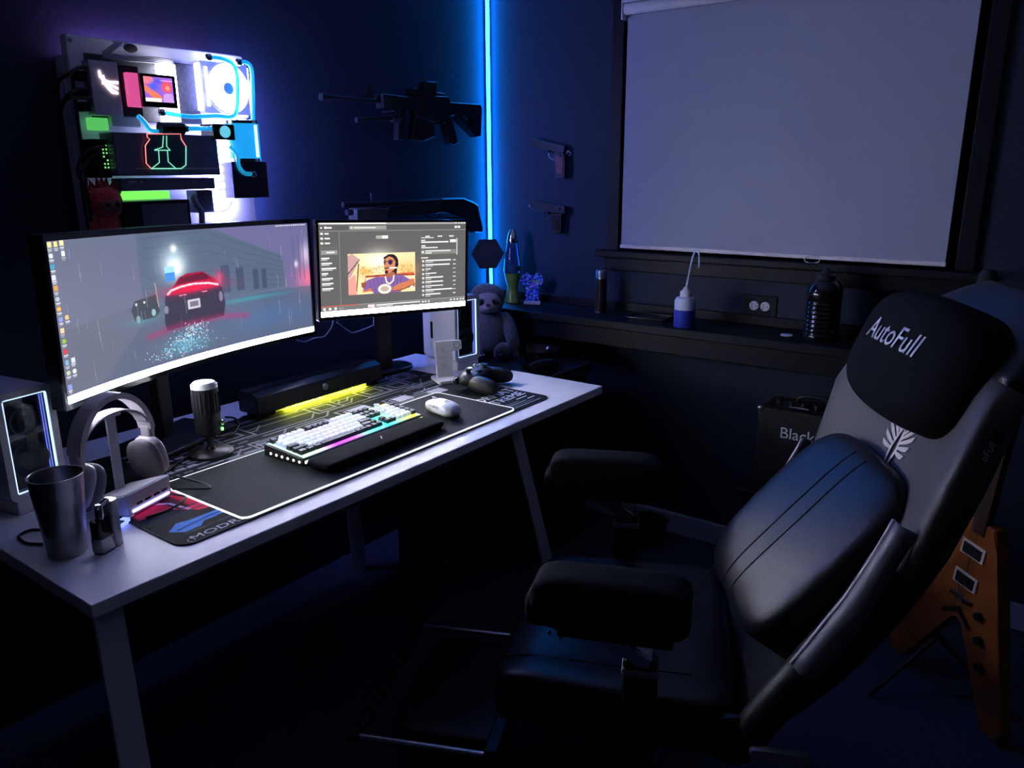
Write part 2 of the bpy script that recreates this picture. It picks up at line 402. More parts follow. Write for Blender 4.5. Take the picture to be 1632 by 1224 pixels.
shell('bezel', -HW, HW, MH-.012, MH, -.003, .006, m_blackg, mon); shell('bezel', -HW, HW, 0, .012, -.003, .006, m_blackg, mon)
for s in (-1, 1): shell('bezel', s*HW-(.008 if s > 0 else 0), s*HW+(0 if s > 0 else .008), .012, MH-.012, -.003, .006, m_blackg, mon, n=2)
S = Paint(560, 250, (.40, .40, .47))
u_, v_ = S.U, S.V
S.a = np.stack([.415-.03*u_+.03*(v_-.5), .425-.01*u_-.0*v_, .50+.03*u_+0*v_], -1)
S.blob(.25, .35, .35, .5, (.40, .42, .52), .8)
# building on the right, receding
bw = [(.30, -.02), (.566, -.02), (.881, .274), (.886, .545), (.62, .56), (.30, .50)]
S.poly(bw, (.31, .38, .46), .62)
for k in range(7):
    t = k/6; S.line([(.32, .04+t*.42), (.566, .02+t*.46), (.881, .29+t*.23)], .004, (.25, .31, .39), .35)
for x0, x1, y0, y1 in ((.615, .65, .30, .52), (.677, .709, .33, .52), (.749, .772, .36, .53), (.785, .806, .37, .53)):
    S.rect(x0, y0, x1, y1, (.24, .27, .38), .7)
for x in (.42, .47, .52, .57, .62, .67, .72): S.line([(x, .03+max(0, x-.566)*.93), (x, .2+max(0, x-.566)*.5)], .004, (.33, .42, .50), .5)
# sky right
S.poly([(.575, -.02), (1.02, -.02), (1.02, .55), (.89, .55), (.885, .27)], (.42, .40, .58), .8)
S.blob(1.0, .50, .06, .12, (.95, .45, .60), .9); S.blob(.985, .28, .02, .1, (.95, .85, .95), .7); S.blob(.94, .36, .008, .03, (.9, .9, .95), .9)
for x in (.93, .955, .975): S.line([(x, .1), (x, .5)], .003, (.33, .33, .45), .6)
# wet road
S.poly([(0, .56), (.24, .50), (.63, .56), (1.01, .57), (1.01, 1.01), (0, 1.01)], (.30, .35, .44), .55)
S.poly([(0, .54), (.24, .50), (.30, .62), (.1, 1.0), (0, 1.0)], (.41, .42, .49), .6)
S.blob(.72, .60, .16, .02, (.25, .60, .66), .7); S.blob(.30, .60, .07, .03, (.35, .58, .64), .5)
S.blob(.8, .78, .2, .12, (.30, .42, .60), .7)
# lamp glow on the wall
S.blob(.43, .24, .05, .12, (.80, .92, .96), .9); S.blob(.435, .13, .012, .03, (1, 1, 1), 1.); S.blob(.435, .27, .028, .06, (1, 1, 1), 1.); S.rect(.393, .255, .431, .363, (.28, .55, .86)); S.rect(.393, .255, .431, .30, (.62, .85, .95))
# parked vehicle
S.poly([(.255, .52), (.27, .46), (.35, .44), (.36, .57), (.34, .60), (.265, .60)], (.22, .24, .28), .9)
S.disc(.277, .59, .008, .025, (.45, .62, .62)); S.disc(.336, .565, .008, .025, (.55, .72, .72)); S.disc(.275, .485, .004, .01, (.8, .85, .8)); S.disc(.305, .48, .004, .01, (.8, .85, .8))
S.line([(.352, .36), (.357, .53)], .004, (.65, .63, .6))
# car
S.poly([(.374, .65), (.385, .47), (.40, .44), (.60, .44), (.615, .47), (.622, .60), (.612, .70), (.38, .72)], (.19, .17, .26))
S.poly([(.392, .47), (.42, .405), (.445, .345), (.475, .325), (.54, .325), (.565, .36), (.59, .40), (.606, .46), (.52, .465)], (.62, .06, .22))
S.poly([(.43, .395), (.452, .35), (.545, .335), (.57, .385)], (.36, .06, .18))
S.blob(.5, .44, .11, .04, (.98, .10, .30), .75); S.blob(.605, .39, .02, .05, (.95, .25, .42), .7)
S.line([(.396, .455), (.41, .432), (.45, .415), (.50, .408), (.56, .42), (.597, .442)], .010, (1, .45, .58)); S.line([(.396, .455), (.41, .432), (.45, .415), (.50, .408), (.56, .42), (.597, .442)], .005, (1, .9, .9))
S.rect(.47, .525, .52, .595, (.78, .76, .80)); S.rect(.478, .54, .512, .58, (.45, .42, .48))
for x in (.44, .455, .53, .54): S.rect(x, .475, x+.012, .483, (.95, .55, .65))
S.disc(.385, .565, .008, .03, (.5, .5, .62)); S.disc(.606, .54, .008, .04, (.5, .45, .58))
# reflections on the road
S.line([(.31, .735), (.42, .70), (.60, .70), (.71, .735)], .026, (.80, .14, .40), .4, soft=True)
for k in range(420):
    t = rng.beta(1.4, 1.1); cu_ = .50-.09*t+rng.normal(0, .022+.04*t); cv = .70+.22*t+rng.normal(0, .01)
    if cv < .94: S.disc(cu_, cv, rng.uniform(.0012, .003), rng.uniform(.002, .006), ((.55, .85, .95), (.95, .98, 1), (.35, .7, .85), (.9, .75, .8))[rng.integers(0, 4)], .9)
S.blob(.45, .86, .08, .06, (.35, .68, .78), .5)
for k in range(44):     # rain
    x, y, L = rng.uniform(.03, .99), rng.uniform(0, .8), rng.uniform(.05, .16)
    S.line([(x, y), (x+.001, y+L)], .0022, (.75, .76, .82), rng.uniform(.15, .5))
# desktop icons
icons = [(.009, .025, (.95, .88, .6)), (.028, .025, (.95, .88, .6)), (.047, .022, (.95, .9, .65)), (.010, .09, (.85, .88, .9)), (.048, .085, (.95, .95, .9)), (.010, .155, (.2, .65, .75)),
         (.010, .22, (.85, .87, .9)), (.011, .285, (.85, .6, .3)), (.012, .35, (.7, .75, .8)), (.012, .41, (.95, .7, .3)), (.013, .475, (.55, .6, .85)), (.033, .47, (.9, .75, .5)), (.013, .545, (.9, .8, .6)),
         (.014, .61, (.6, .75, .2)), (.014, .675, (.85, .25, .25)), (.014, .745, (.5, .7, .85)), (.034, .74, (.85, .87, .9)), (.014, .81, (.8, .8, .7)), (.034, .81, (.9, .9, .9)), (.013, .90, (.55, .6, .9))]
for x, y, c in icons:
    if int(y*100) % 2: S.disc(x+.004, y, .0065, .016, c)
    else: S.rect(x-.002, y-.016, x+.010, y+.014, c)
    S.rect(x-.003, y+.022, x+.011, y+.028, (.85, .85, .88)); S.rect(x-.001, y+.033, x+.009, y+.038, (.75, .75, .78))
for k in range(14): S.rect(.86+k*.0095, .012, .866+k*.0095, .02, (.9, .9, .92))
img = S.lin()*K_SCREEN
img[S.V > .957] = (K_TASK*.92, K_TASK*.94, K_TASK*1.2)
def scr(u, v):
    x = -HW+.008+u*(2*HW-.016); z = MH-.012-v*(MH-.024); y = SAG*(1-(x/HW)**2)+.001
    zz = z-MH/2; return (x*co_+zz*si_, y, Z0+MH/2-x*si_+zz*co_)
canvas('screen', img, scr, attr_mat('screen_emission', emit=1., rough=.35, spec=.2), mon)
px_ = -.06
box('stand_pole', (px_, .135, .155), (.04, .03, .28), m_black, mon, bev=.004)
box('stand_base', (px_, .105, .0105), (.26, .17, .012), m_black, mon, bev=.004)
box('mount_arm', (px_, .105, .30), (.10, .06, .08), m_black, mon, bev=.006)

# ------------------------------------------------------------------ second monitor
mo2 = thing('flat_monitor', 'flat black monitor showing a dark music player with a picture', 'monitor', (1.7435, 1.7215, ZD), R(-15.34))
W2, H2, Z2 = .526, .29, .965-ZD
m2m = Matrix.Translation((0, 0, Z2+H2/2)) @ Matrix.Rotation(R(2.2), 4, 'Y')
def in2(o): o.matrix_local = m2m @ o.matrix_basis; return o
in2(box('housing', (0, .012, 0), (W2, .018, H2), m_black, mo2, bev=.003))
for n_, c, s in (('bezel', (0, .002, H2/2-.004), (W2, .008, .008)), ('bezel', (0, .002, -H2/2+.006), (W2, .008, .012)), ('bezel', (-W2/2+.004, .002, 0), (.008, .008, H2-.02)), ('bezel', (W2/2-.004, .002, 0), (.008, .008, H2-.02))):
    in2(box(n_, c, s, m_blackg, mo2, bev=.001))
Q = Paint(460, 260, (.385, .375, .375))
G = (.92, .92, .92)
Q.rect(0, 0, 1, .022, (.62, .62, .62)); Q.rect(.01, .003, .43, .017, (.95, .95, .95)); Q.rect(0, .022, 1, .085, (.36, .355, .36))
Q.rect(0, .085, 1, .091, (.55, .55, .55)); Q.rect(.125, .09, .129, .90, (.52, .52, .52))
Q.rect(.19, .034, .43, .076, (.60, .60, .57)); Q.rect(.22, .05, .36, .06, (.9, .9, .88)); Q.disc(.205, .055, .006, .01, G)
Q.rect(.012, .045, .024, .06, G); Q.disc(.045, .053, .009, .014, (1, .9, .9)); Q.rect(.055, .045, .082, .062, G)
for x in (.92, .945, .965, .985): Q.rect(x, .004, x+.008, .017, G)
Q.disc(.925, .057, .010, .014, G); Q.disc(.948, .057, .010, .014, G)
for k, y in enumerate((.115, .165, .215)):
    Q.disc(.02, y, .009, .013, G); Q.rect(.036, y-.009, .064+.006*(k > 0), y+.009, G)
Q.rect(.012, .262, .115, .266, (.5, .5, .5)); Q.rect(.013, .29, .113, .335, (.58, .58, .57)); Q.rect(.045, .305, .095, .32, (.9, .9, .9))
for k in range(7):
    y = .365+k*.054; L = (.05, .065, .09, .04, .068, .07, .07)[k]
    Q.rect(.013, y, .013+L, y+.014, G); Q.rect(.013, y+.02, .013+L*.75, y+.03, (.75, .75, .75))
Q.rect(.36, .143, .441, .175, (.66, .66, .64)); Q.rect(.40, .143, .441, .175, (.9, .9, .86)); 
for x in (.70, .79, .875): Q.rect(x, .152, x+.033, .168, (.85, .85, .85))
Q.rect(.67, .175, .76, .181, G)
Q.rect(.67, .20, .70, .212, G); Q.rect(.67, .22, .87, .236, G); Q.rect(.88, .20, .925, .235, (.9, .9, .9)); Q.rect(.672, .262, .70, .275, G); Q.rect(.672, .285, .79, .296, G)
Q.rect(.668, .315, .925, .365, (.52, .52, .50)); Q.rect(.70, .322, .885, .335, G); Q.rect(.70, .345, .745, .357, G); Q.disc(.682, .34, .008, .013, G); Q.rect(.93, .19, .938, .38, (.85, .85, .85)); Q.rect(.67, .40, .72, .412, G)
for k in range(9):
    y = .44+k*.049; L = (.19, .18, .04, .08, .13, .13, .13, .20, .11)[k]
    Q.rect(.676, y-.008, .692, y+.016, (.85, .84, .82)); Q.rect(.70, y-.008, .70+L, y+.006, G); Q.rect(.70, y+.014, .70+L*.25+.01, y+.024, (.72, .72, .72)); Q.rect(.905, y-.004, .925, y+.006, (.85, .85, .85))
# generic illustrated portrait
x0, y0, x1, y1 = .177, .334, .625, .78
def q(u, v): return (x0+u*(x1-x0), y0+v*(y1-y0))
Q.rect(x0, y0, x1, y1, (.98, .88, .66)); Q.blob(*q(.45, .2), .1, .12, (1, 1, .92), .9); Q.blob(*q(.85, .45), .08, .09, (.98, .66, .35), .6); Q.blob(*q(.25, .45), .05, .05, (.90, .66, .30), .7)
for k in range(60):
    a, b = rng.uniform(.18, .99), rng.uniform(.32, .5); Q.disc(*q(a, b), .007, .012, ((.86, .55, .25), (.75, .6, .25), (1, .9, .6))[rng.integers(0, 3)], .45)
Q.poly([q(0, .05), q(.06, .0), q(.17, .14), q(.04, .55), q(0, .6)], (.80, .62, .62)); Q.line([q(.0, .48), q(.16, .16)], .005, (.25, .12, .15)); Q.line([q(.15, .25), q(.11, 1)], .006, (.25, .12, .15)); Q.poly([q(0, .62), q(.1, .5), q(.12, 1), q(0, 1)], (.92, .62, .58))
Q.poly([q(.25, .55), q(.98, .5), q(1, .9), q(.2, .95)], (.88, .45, .30)); Q.line([q(.25, .57), q(.6, .55), q(.99, .57)], .007, (.55, .25, .2)); Q.poly([q(.25, .60), q(.99, .60), q(.99, .68), q(.25, .7)], (1, .86, .72))
Q.poly([q(.18, .80), q(.27, .66), q(.42, .58), q(.52, .60), q(.66, .55), q(.80, .57), q(.92, .70), q(.8, .80), q(.78, 1), q(.36, 1), q(.33, .85), q(.24, .92)], (.50, .38, .62))
for k in range(9): Q.line([q(.30+.06*k, .64), q(.34+.055*k, .97)], .003, (.33, .22, .45), .7)
Q.poly([q(.64, .88), q(.75, .78), q(.99, .70), q(1, .85), q(.8, .96), q(.66, .98)], (.80, .48, .34)); Q.line([q(.66, .97), q(.82, .93), q(1, .82)], .004, (.4, .2, .18)); Q.poly([q(.18, .72), q(.25, .70), q(.26, .82), q(.2, .84)], (.6, .32, .25))
Q.poly([q(.54, .46), q(.68, .44), q(.67, .60), q(.56, .62)], (.68, .40, .30))
Q.disc(*q(.64, .26), .046, .10, (.18, .12, .14)); Q.poly([q(.69, .25), q(.73, .35), q(.71, .55), q(.67, .5)], (.2, .12, .13))
Q.poly([q(.53, .12), q(.64, .08), q(.70, .22), q(.68, .42), q(.60, .52), q(.54, .48), q(.52, .34)], (.82, .54, .40))
Q.line([q(.53, .13), q(.6, .06), q(.70, .12), q(.73, .30)], .012, (.18, .12, .14)); Q.disc(*q(.62, .235), .015, .03, (.22, .16, .34)); Q.disc(*q(.535, .23), .009, .028, (.45, .32, .3)); Q.line([q(.54, .22), q(.7, .20)], .003, (.3, .2, .15)); Q.line([q(.535, .39), q(.60, .37)], .006, (.25, .12, .12)); Q.disc(*q(.56, .48), .012, .02, (.3, .15, .14)); Q.rect(*q(.6, .36), *q(.72, .40), (1, .95, .9))
Q.line([q(.54, .60), q(.56, .74), q(.61, .78), q(.66, .70), q(.67, .58)], .008, (.95, .92, .85)); Q.disc(*q(.53, .90), .045, .055, (.96, .92, .84)); Q.disc(*q(.53, .90), .028, .03, (.75, .66, .62)); Q.disc(*q(.95, .90), .012, .02, (.98, .9, .85))
Q.rect(0, .888, 1, .948, (.46, .46, .45)); Q.rect(0, .886, .24, .892, (.88, .35, .30)); Q.rect(.24, .886, 1, .891, (.6, .6, .6))
for x in (.015, .05, .085): Q.rect(x, .905, x+.016, .93, G)
Q.rect(.11, .914, .145, .921, (.8, .8, .8)); Q.rect(.30, .90, .345, .935, (.92, .85, .85)); Q.rect(.355, .902, .66, .914, G); Q.rect(.355, .92, .47, .930, (.8, .8, .8))
for x in (.675, .695, .72, .885, .91, .935, .96, .98): Q.rect(x, .905, x+.011, .922, G)
im2 = Q.lin()*K_SCREEN; im2[Q.V > .948] = (K_TASK*.92, K_TASK*.94, K_TASK*1.2)
in2(canvas('screen', im2, lambda u, v: (-W2/2+.008+u*(W2-.016), np.full_like(u, .0008), H2/2-.008-v*(H2-.020)), attr_mat('screen_emission', emit=1.), mo2))
box('stand_pole', (.03, .165, .17), (.05, .03, .32), m_black, mo2, bev=.004)
box('stand_neck', (.02, .085, .32), (.08, .16, .06), m_black, mo2, bev=.004)
cushion('stand_base', (.03, .185, .0115), (.11, .070, .0075), m_black, mo2, e1=.2, e2=.8, nu=32, nv=8)

# ================================================================== WALL-MOUNTED COMPUTER
pc = thing('wall_mounted_computer', 'open computer with glowing fan and blue coolant tubes mounted on a white wall panel', 'computer', (1.225, 2.10, 1.18))
m_panel = mat('white_panel', (.80, .78, .84), .45, noise=.04, scale=12)
m_pcgrey = mat('shroud_grey', (.55, .52, .62), .45, .0, noise=.1, scale=60)
m_pcb = mat('circuit_board_black', (.03, .03, .04), .5, noise=.4, scale=120)
m_pcb_green = emis('green_lit_board', (.10, .55, .12), .8, (.05, .2, .06))
m_greenglow = emis('green_glow', (.18, .9, .10), 1.1)
m_pink = emis('pink_glow', (.85, .10, .35), .7, (.4, .1, .2))
m_ram = emis('white_memory_glow', (.95, .95, 1.2), 14.)
m_gpu = mat('graphics_card_black', (.13, .14, .24), .35, .1, noise=.1, scale=20)
m_gpu2 = mat('bracket_blue_grey', (.16, .17, .24), .4, .1, noise=.1, scale=20)
m_pump = mat('pump_black', (.03, .03, .06), .18, noise=.1, scale=20)
m_glowcol = emis('white_column_glow', (.8, .85, 2.5), 50.)
m_fanframe = emis('fan_frame_glow', (.12, .13, .75), 1.0, (.2, .2, .3))
m_cool = mat('blue_coolant', (.03, .45, .75), .08, noise=.1, scale=30, trans=.35); m_cool.node_tree.nodes['Principled BSDF'].inputs['Emission Color'].default_value = (.02, .42, .72, 1); m_cool.node_tree.nodes['Principled BSDF'].inputs['Emission Strength'].default_value = .45
box('mounting_panel', (.008, -.054, .267), (.487, .030, .533), m_panel, pc, bev=.004)
box('panel_frame', (-.017, -.02, .25), (.437, .037, .48), m_panel, pc, bev=.002)
for x, z in ((-.225, .52), (-.225, .03), (.24, .52)):
    lathe('screw', [(.005, 0), (.004, .002)], m_steel, pc, (x, -.069, z), (R(90), 0, 0), n=12)
for x, z, s in ((-.078, .518, .017), (.03, .45, .03)):
    lathe('grommet', [(s, 0), (s, .004), (s*.8, .005)], m_blackm, pc, (x, -.069, z), (R(90), 0, 0), n=20, sy=.6)
for n_, m_, xa, xb, za, zb, yf, th in (
    ('motherboard', m_pcb, -0.2021, 0.0947, 0.3417, 0.4943, 2.018, 0.006),
    ('io_shroud', m_pcgrey, -0.2123, -0.1421, 0.3513, 0.4757, 1.985, 0.033),
    ('heatsink', m_blackm, -0.1461, -0.0878, 0.3536, 0.4714, 1.988, 0.03),
    ('glow_block', m_pink, -0.1284, -0.0899, 0.3745, 0.4542, 1.975, 0.02),
    ('display_frame', m_blackg, -0.099, -0.005, 0.3753, 0.4546, 1.965, 0.018),
    ('memory_stick', m_ram, -0.0249, -0.0105, 0.3424, 0.4844, 1.985, 0.035),
    ('memory_stick', m_ram, -0.0043, 0.0121, 0.3433, 0.4845, 1.985, 0.035),
    ('drive_cover', m_pcgrey, -0.166, -0.091, 0.3279, 0.3521, 2.0, 0.02),
    ('graphics_card', m_gpu, -0.1979, 0.0855, 0.2095, 0.3116, 1.945, 0.065),
    ('card_backplate', m_gpu2, -0.1862, 0.0733, 0.1732, 0.2034, 1.955, 0.05),
    ('lower_bracket', m_gpu2, 0.024, 0.0729, 0.1108, 0.1705, 1.97, 0.05),
    ('valve_block', m_blackg, 0.0676, 0.133, 0.3003, 0.3408, 1.93, 0.06),
    ('pump_base', m_pump, 0.1137, 0.2274, 0.1471, 0.2444, 1.93, 0.09),
    ('light_column', m_glowcol, 0.096, 0.158, 0.1353, 0.3012, 2.0, 0.02),
    ('power_supply', m_black, -0.1911, -0.0094, 0.0051, 0.1478, 1.955, 0.07),
    ('green_board', m_greenglow, -0.172, -0.0442, 0.1506, 0.1707, 1.985, 0.03),
    ('port_board', m_pcb_green, -0.2228, -0.1775, 0.3168, 0.346, 1.995, 0.02),
    ('side_grille', m_blackm, -0.2339, -0.1953, 0.2051, 0.2955, 1.975, 0.05),
    ('fan_frame', m_fanframe, 0.0909, 0.2373, 0.3712, 0.5051, 1.995, 0.03)):
    o = box(n_, ((xa+xb)/2, yf-2.10+th/2, (za+zb)/2), (xb-xa, th, zb-za), m_, pc, bev=.002)
    if n_ == 'light_column':
        for k in range(5): box('slat', (.0, -.0115, -.07+k*.022), (.064, .004, .003), m_blackm, o)
    if n_ == 'side_grille':
        gl = emis('green_pin_light', (.25, .9, .25), 1.)
        boxes('pin_lights', [((.004+.008*i, -.0255, .03-.0085*j), (.003, .001, .004)) for i in range(3) for j in range(7) if (i+j) % 4], gl, o)
    if n_ == 'power_supply': box('lid', (0.02, -.0355, .0), (.125, .001, .125), m_gpu2, o)
    if n_ == 'card_backplate': boxes('lettering', [((-.11+.008*i, -.0255, .006), (.005, .001, .006)) for i in (0, 1, 2, 4)], m_print, o)
    if n_ == 'graphics_card':
        box('trim_line', (.02, -.0328, -.034), (.23, .001, .003), m_pcgrey, o); box('end_cap', (-.1345, -.0328, 0), (.012, .001, .10), m_gpu2, o)
# small picture display on the water block
D = Paint(60, 46, (.55, .35, .75)); D.poly([(0, .3), (.2, .45), (.55, .75), (.6, .9), (.3, .85), (0, .55)], (.98, .45, .30)); D.disc(.15, .15, .2, .16, (.95, .45, .5)); D.blob(.32, .38, .16, .18, (.25, .35, .85)); D.disc(.78, .38, .17, .22, (.95, .30, .35)); D.disc(.8, .42, .08, .1, (1, .55, .5)); D.rect(0, .84, .55, 1, (1, .92, .95)); D.rect(.55, .1, 1, .16, (.9, .6, .9)); D.poly([(.65, .65), (.95, .62), (.98, 1), (.6, 1)], (.72, .55, .85)); D.blob(.48, .18, .14, .1, (.3, .3, .8))
canvas('display', D.lin()*1.3, lambda u, v: (-.0917+u*.0768, np.full_like(u, -.1359), .4475-v*.0587), attr_mat('screen_emission', emit=1.), pc)
prism('glowing_emblem', [(-0.1915, 0.4526), (-0.1875, 0.4537), (-0.1855, 0.4405), (-0.18, 0.4435), (-0.1783, 0.4338), (-0.1693, 0.4309), (-0.1461, 0.4316), (-0.147, 0.4253), (-0.1738, 0.4269), (-0.148, 0.4178), (-0.1488, 0.4122), (-0.1706, 0.4216), (-0.1639, 0.4129), (-0.1496, 0.4066), (-0.1503, 0.4017), (-0.1653, 0.4029), (-0.1756, 0.4139), (-0.1814, 0.4226), (-0.1862, 0.4223), (-0.1848, 0.4315), (-0.1916, 0.4382)], -.118, -.1155, emis('emblem_glow', (1.0, .72, .78), 2.6), pc)
# added glowing strips, hidden behind the panel, to tint the wall around it
box('added_glow_strip', (.204, -.02, .25), (.004, .016, .46), emis('added_glow_blue', (.22, .25, 1.0), 330.), pc, bev=.001)
box('added_glow_strip', (.0, -.02, .492), (.36, .016, .004), emis('added_glow_violet', (.45, .22, .8), 45.), pc, bev=.001)
# fan
fan = lathe('fan_ring', [(.064, 0), (.068, .004), (.068, .012), (.065, .014), (.063, .012), (.064, 0)], m_fanframe, pc, (.1641, -.103, .4381), (R(90), 0, 0), n=40, caps=False)
m_fan = emis('white_fan_glow', (.75, .85, 2.7), 55.)
for k in range(9):
    a0 = k*2*math.pi/9; pts = []
    for rr, da in ((.016, 0), (.061, .22), (.061, .80), (.016, .58)): pts.append((rr*math.cos(a0+da), rr*math.sin(a0+da)))
    prism('blade', pts, .004, .007, m_fan, fan, axis='z')
lathe('glow_disc', [(.0625, .001), (.0625, .003)], m_fan, fan, n=40)
lathe('hub', [(.0165, .004), (.0165, .013), (.012, .016)], mat('fan_hub', (.18, .22, .4), .4, noise=.1), fan, n=24)
m_fside = emis('fan_side_glow', (.75, .82, 2.2), 9.)
for dx, dz, sx, sz in ((-.076, 0, .004, .12), (.076, 0, .004, .12), (0, .0695, .13, .004), (0, -.0695, .13, .004)):
    box('side_light', (.1641+dx, -.092, .4381+dz), (sx, .022, sz), m_fside, pc, bev=.001)
box('front_light_bar', (.0965, -.1185, .4381), (.008, .004, .10), m_fside, pc, bev=.001)
# coolant tubes and reservoir
for pts in ([(0.092, -0.145, 0.5075), (0.1259, -0.145, 0.5089), (0.1595, -0.145, 0.5001), (0.1728, -0.145, 0.4747), (0.1702, -0.145, 0.4291), (0.1624, -0.145, 0.3828), (0.1439, -0.145, 0.3631), (0.0941, -0.145, 0.3628), (0.0175, -0.145, 0.3571), (-0.0579, -0.145, 0.3632)],
            [(0.1866, -0.14, 0.5052), (0.2101, -0.14, 0.5075), (0.2254, -0.14, 0.4931), (0.2246, -0.14, 0.4467), (0.2155, -0.14, 0.35)],
            [(-0.0072, -0.16, 0.3257), (0.0753, -0.16, 0.3287)],
            [(0.1091, -0.175, 0.2838), (0.1295, -0.175, 0.2631), (0.1312, -0.175, 0.2335), (0.1471, -0.175, 0.2142), (0.1757, -0.175, 0.211)],
            [(-0.123, -0.145, 0.3524), (-0.1083, -0.145, 0.3378), (-0.0938, -0.145, 0.3192), (-0.0684, -0.145, 0.3162)]):
    tube('coolant_tube', pts, .0058, m_cool, pc, n=10)
for p in ((.092, -.145, .5075), (.1866, -.14, .5052), (-.0579, -.145, .3632), (.0753, -.16, .3287), (-.0072, -.16, .3257), (.1757, -.175, .211)):
    cushion('fitting', p, (.009, .009, .009), m_chrome, pc, e1=.5, e2=1, nu=12, nv=8)
rod('pump_pipe', (-.075, -.155, .324), (-.012, -.155, .326), .016, m_blackg, pc)
res = lathe('reservoir', [(.044, 0), (.044, .092)], m_cool, pc, (.1706, -.15, .2525), n=32)
lathe('reservoir_cap', [(.046, 0), (.046, .008), (.04, .010)], m_chrome, res, (0, 0, .092)); lathe('reservoir_ring', [(.046, -.008), (.046, 0)], m_chrome, res, n=32)
rod('light_rod', (.012, -.043, .004), (.012, -.043, .088), .004, emis('reservoir_glow', (.4, .95, 1.1), 2.5), res)
lathe('valve_dial', [(.0155, 0), (.0155, .003)], emis('dial_glow', (.15, .65, .85), .8), pc, (.101, -.171, .3211), (R(90), 0, 0), n=20)
# edge-lit acrylic plate with a figure
octo = [(-0.1155, 0.3096), (-0.0238, 0.3125), (-0.0241, 0.2994), (-0.0127, 0.2817), (-0.0185, 0.2354), (-0.0334, 0.2262), (-0.1147, 0.2263), (-0.1266, 0.2391), (-0.1234, 0.2815), (-0.1096, 0.2972), (-0.1154, 0.3008)]
pl = prism('acrylic_plate', octo, -.162, -.158, mat('smoked_acrylic', (.06, .10, .14), .15, noise=.05), pc)
m_er, m_eg = emis('edge_red', (1, .25, .25), 1.2), emis('edge_green', (.25, .85, .6), 1.0)
tube('lit_edge', [(x, -.163, z) for x, z in octo[6:]+octo[:1]], .0014, m_er, pl, n=5, curve=False)
tube('lit_edge', [(x, -.163, z) for x, z in octo[:4]], .0014, m_er, pl, n=5, curve=False)
tube('lit_edge', [(x, -.163, z) for x, z in octo[3:7]], .0014, m_eg, pl, n=5, curve=False)
tube('lit_line', [(-0.072, -.163, 0.3059), (-0.0777, -.163, 0.2785), (-0.1002, -.163, 0.2715), (-0.0896, -.163, 0.2705), (-0.0913, -.163, 0.2412), (-0.1124, -.163, 0.2275)], .0011, m_eg, pl, n=5, curve=False)
tube('lit_line', [(-0.0632, -.163, 0.3062), (-0.0665, -.163, 0.2807), (-0.0577, -.163, 0.271), (-0.0656, -.163, 0.2709), (-0.067, -.163, 0.2433), (-0.049, -.163, 0.2274)], .0011, m_eg, pl, n=5, curve=False)
tube('lit_line', [(-0.1003, -.163, 0.2707), (-0.0576, -.163, 0.2714)], .0011, m_eg, pl, n=5, curve=False)
# cables
for pts in ([(-0.2048, -0.11, 0.459), (-0.2355, -0.11, 0.4545), (-0.26, -0.11, 0.4382), (-0.2692, -0.08, 0.4251), (-.262, -.05, .40)], [(-0.2116, -0.11, 0.4117), (-0.2464, -0.11, 0.4056), (-0.2688, -0.11, 0.3915), (-.262, -.05, .37)], [(-0.2148, -0.11, 0.3897), (-0.2453, -0.11, 0.3877), (-0.272, -0.11, 0.3825), (-.262, -.05, .36)],
            [(-0.2111, -0.14, 0.2783), (-0.2469, -0.14, 0.2703), (-0.2723, -0.14, 0.2516), (-0.2851, -0.14, 0.2149), (-0.2718, -0.14, 0.1777), (-.25, -.10, .05)], [(-0.2216, -0.14, 0.2595), (-0.2496, -0.14, 0.2518), (-0.2699, -0.14, 0.2296), (-0.2798, -0.14, 0.2001), (-.27, -.12, .06)], [(-.235, -.075, .44), (-.238, -.08, .3), (-.24, -.08, .1)]):
    tube('cable', pts, .0042, m_cable, pc, n=6)
for k in range(4):
    tube('sleeved_cable', [(-0.1673, -0.10, 0.4977-k*.004), (-0.1039, -0.10, 0.4933-k*.003), (-0.0357, -0.1, 0.4983-k*.004), (0.0169, -0.1, 0.495-k*.003)], .002, m_wcable, pc, n=6)
    tube('sleeved_cable', [(-0.1651+k*.006, -0.1, 0.4978), (-0.1474+k*.006, -0.1, 0.5107), (-0.1255+k*.006, -0.09, 0.5241), (-0.1209+k*.006, -0.07, 0.5283)], .002, m_wcable, pc, n=6)
tube('braided_cable', [(0.0092, -0.13, 0.1567), (0.0206, -0.13, 0.1332), (0.0325, -0.13, 0.1114), (.04, -.11, .06)], .008, m_wcable, pc, n=8)
tube('sleeved_cable', [(0.1238, -0.14, 0.1559), (0.1182, -0.14, 0.1298), (0.0933, -0.14, 0.1133), (0.0338, -0.14, 0.1158)], .0015, m_wcable, pc, n=6)
# connectors at the left edge
for z in (.44, .40, .37): box('connector', (-.222, -.085, z), (.022, .03, .022), m_black, pc, bev=.002)

# ------------------------------------------------------------------ red fuzzy toy on top of the curved monitor
toy = thing('fuzzy_toy', 'small red fuzzy toy with spiky tuft standing behind the curved monitor', 'toy', (1.005, 1.985, 1.2))
m_fur = mat('red_fur', (.75, .06, .07), .95, noise=.5, bump=.8, scale=160, sheen=.5); m_tface = mat('dull_pink_felt', (.30, .10, .12), .9, noise=.1)
shf = box('shelf_peg', (0, .07, -.008), (.07, .10, .012), m_black, toy, bev=.002)
cushion('body', (0, 0, .055), (.034, .030, .055), m_fur, toy, e1=.9, e2=1, nu=24, nv=16)
hd_ = cushion('head', (0, -.002, .125), (.042, .036, .040), m_fur, toy, e1=.9, e2=1, nu=28, nv=18)
for k in range(9):
    a = -1.1+2.2*k/8; lathe('tuft', [(.012, 0), (.007, .018), (.001, .036)], m_fur, hd_, (.03*math.sin(a), .004*((k % 3)-1), .03*math.cos(a)-.002), (0, a*.7, 0), n=8)
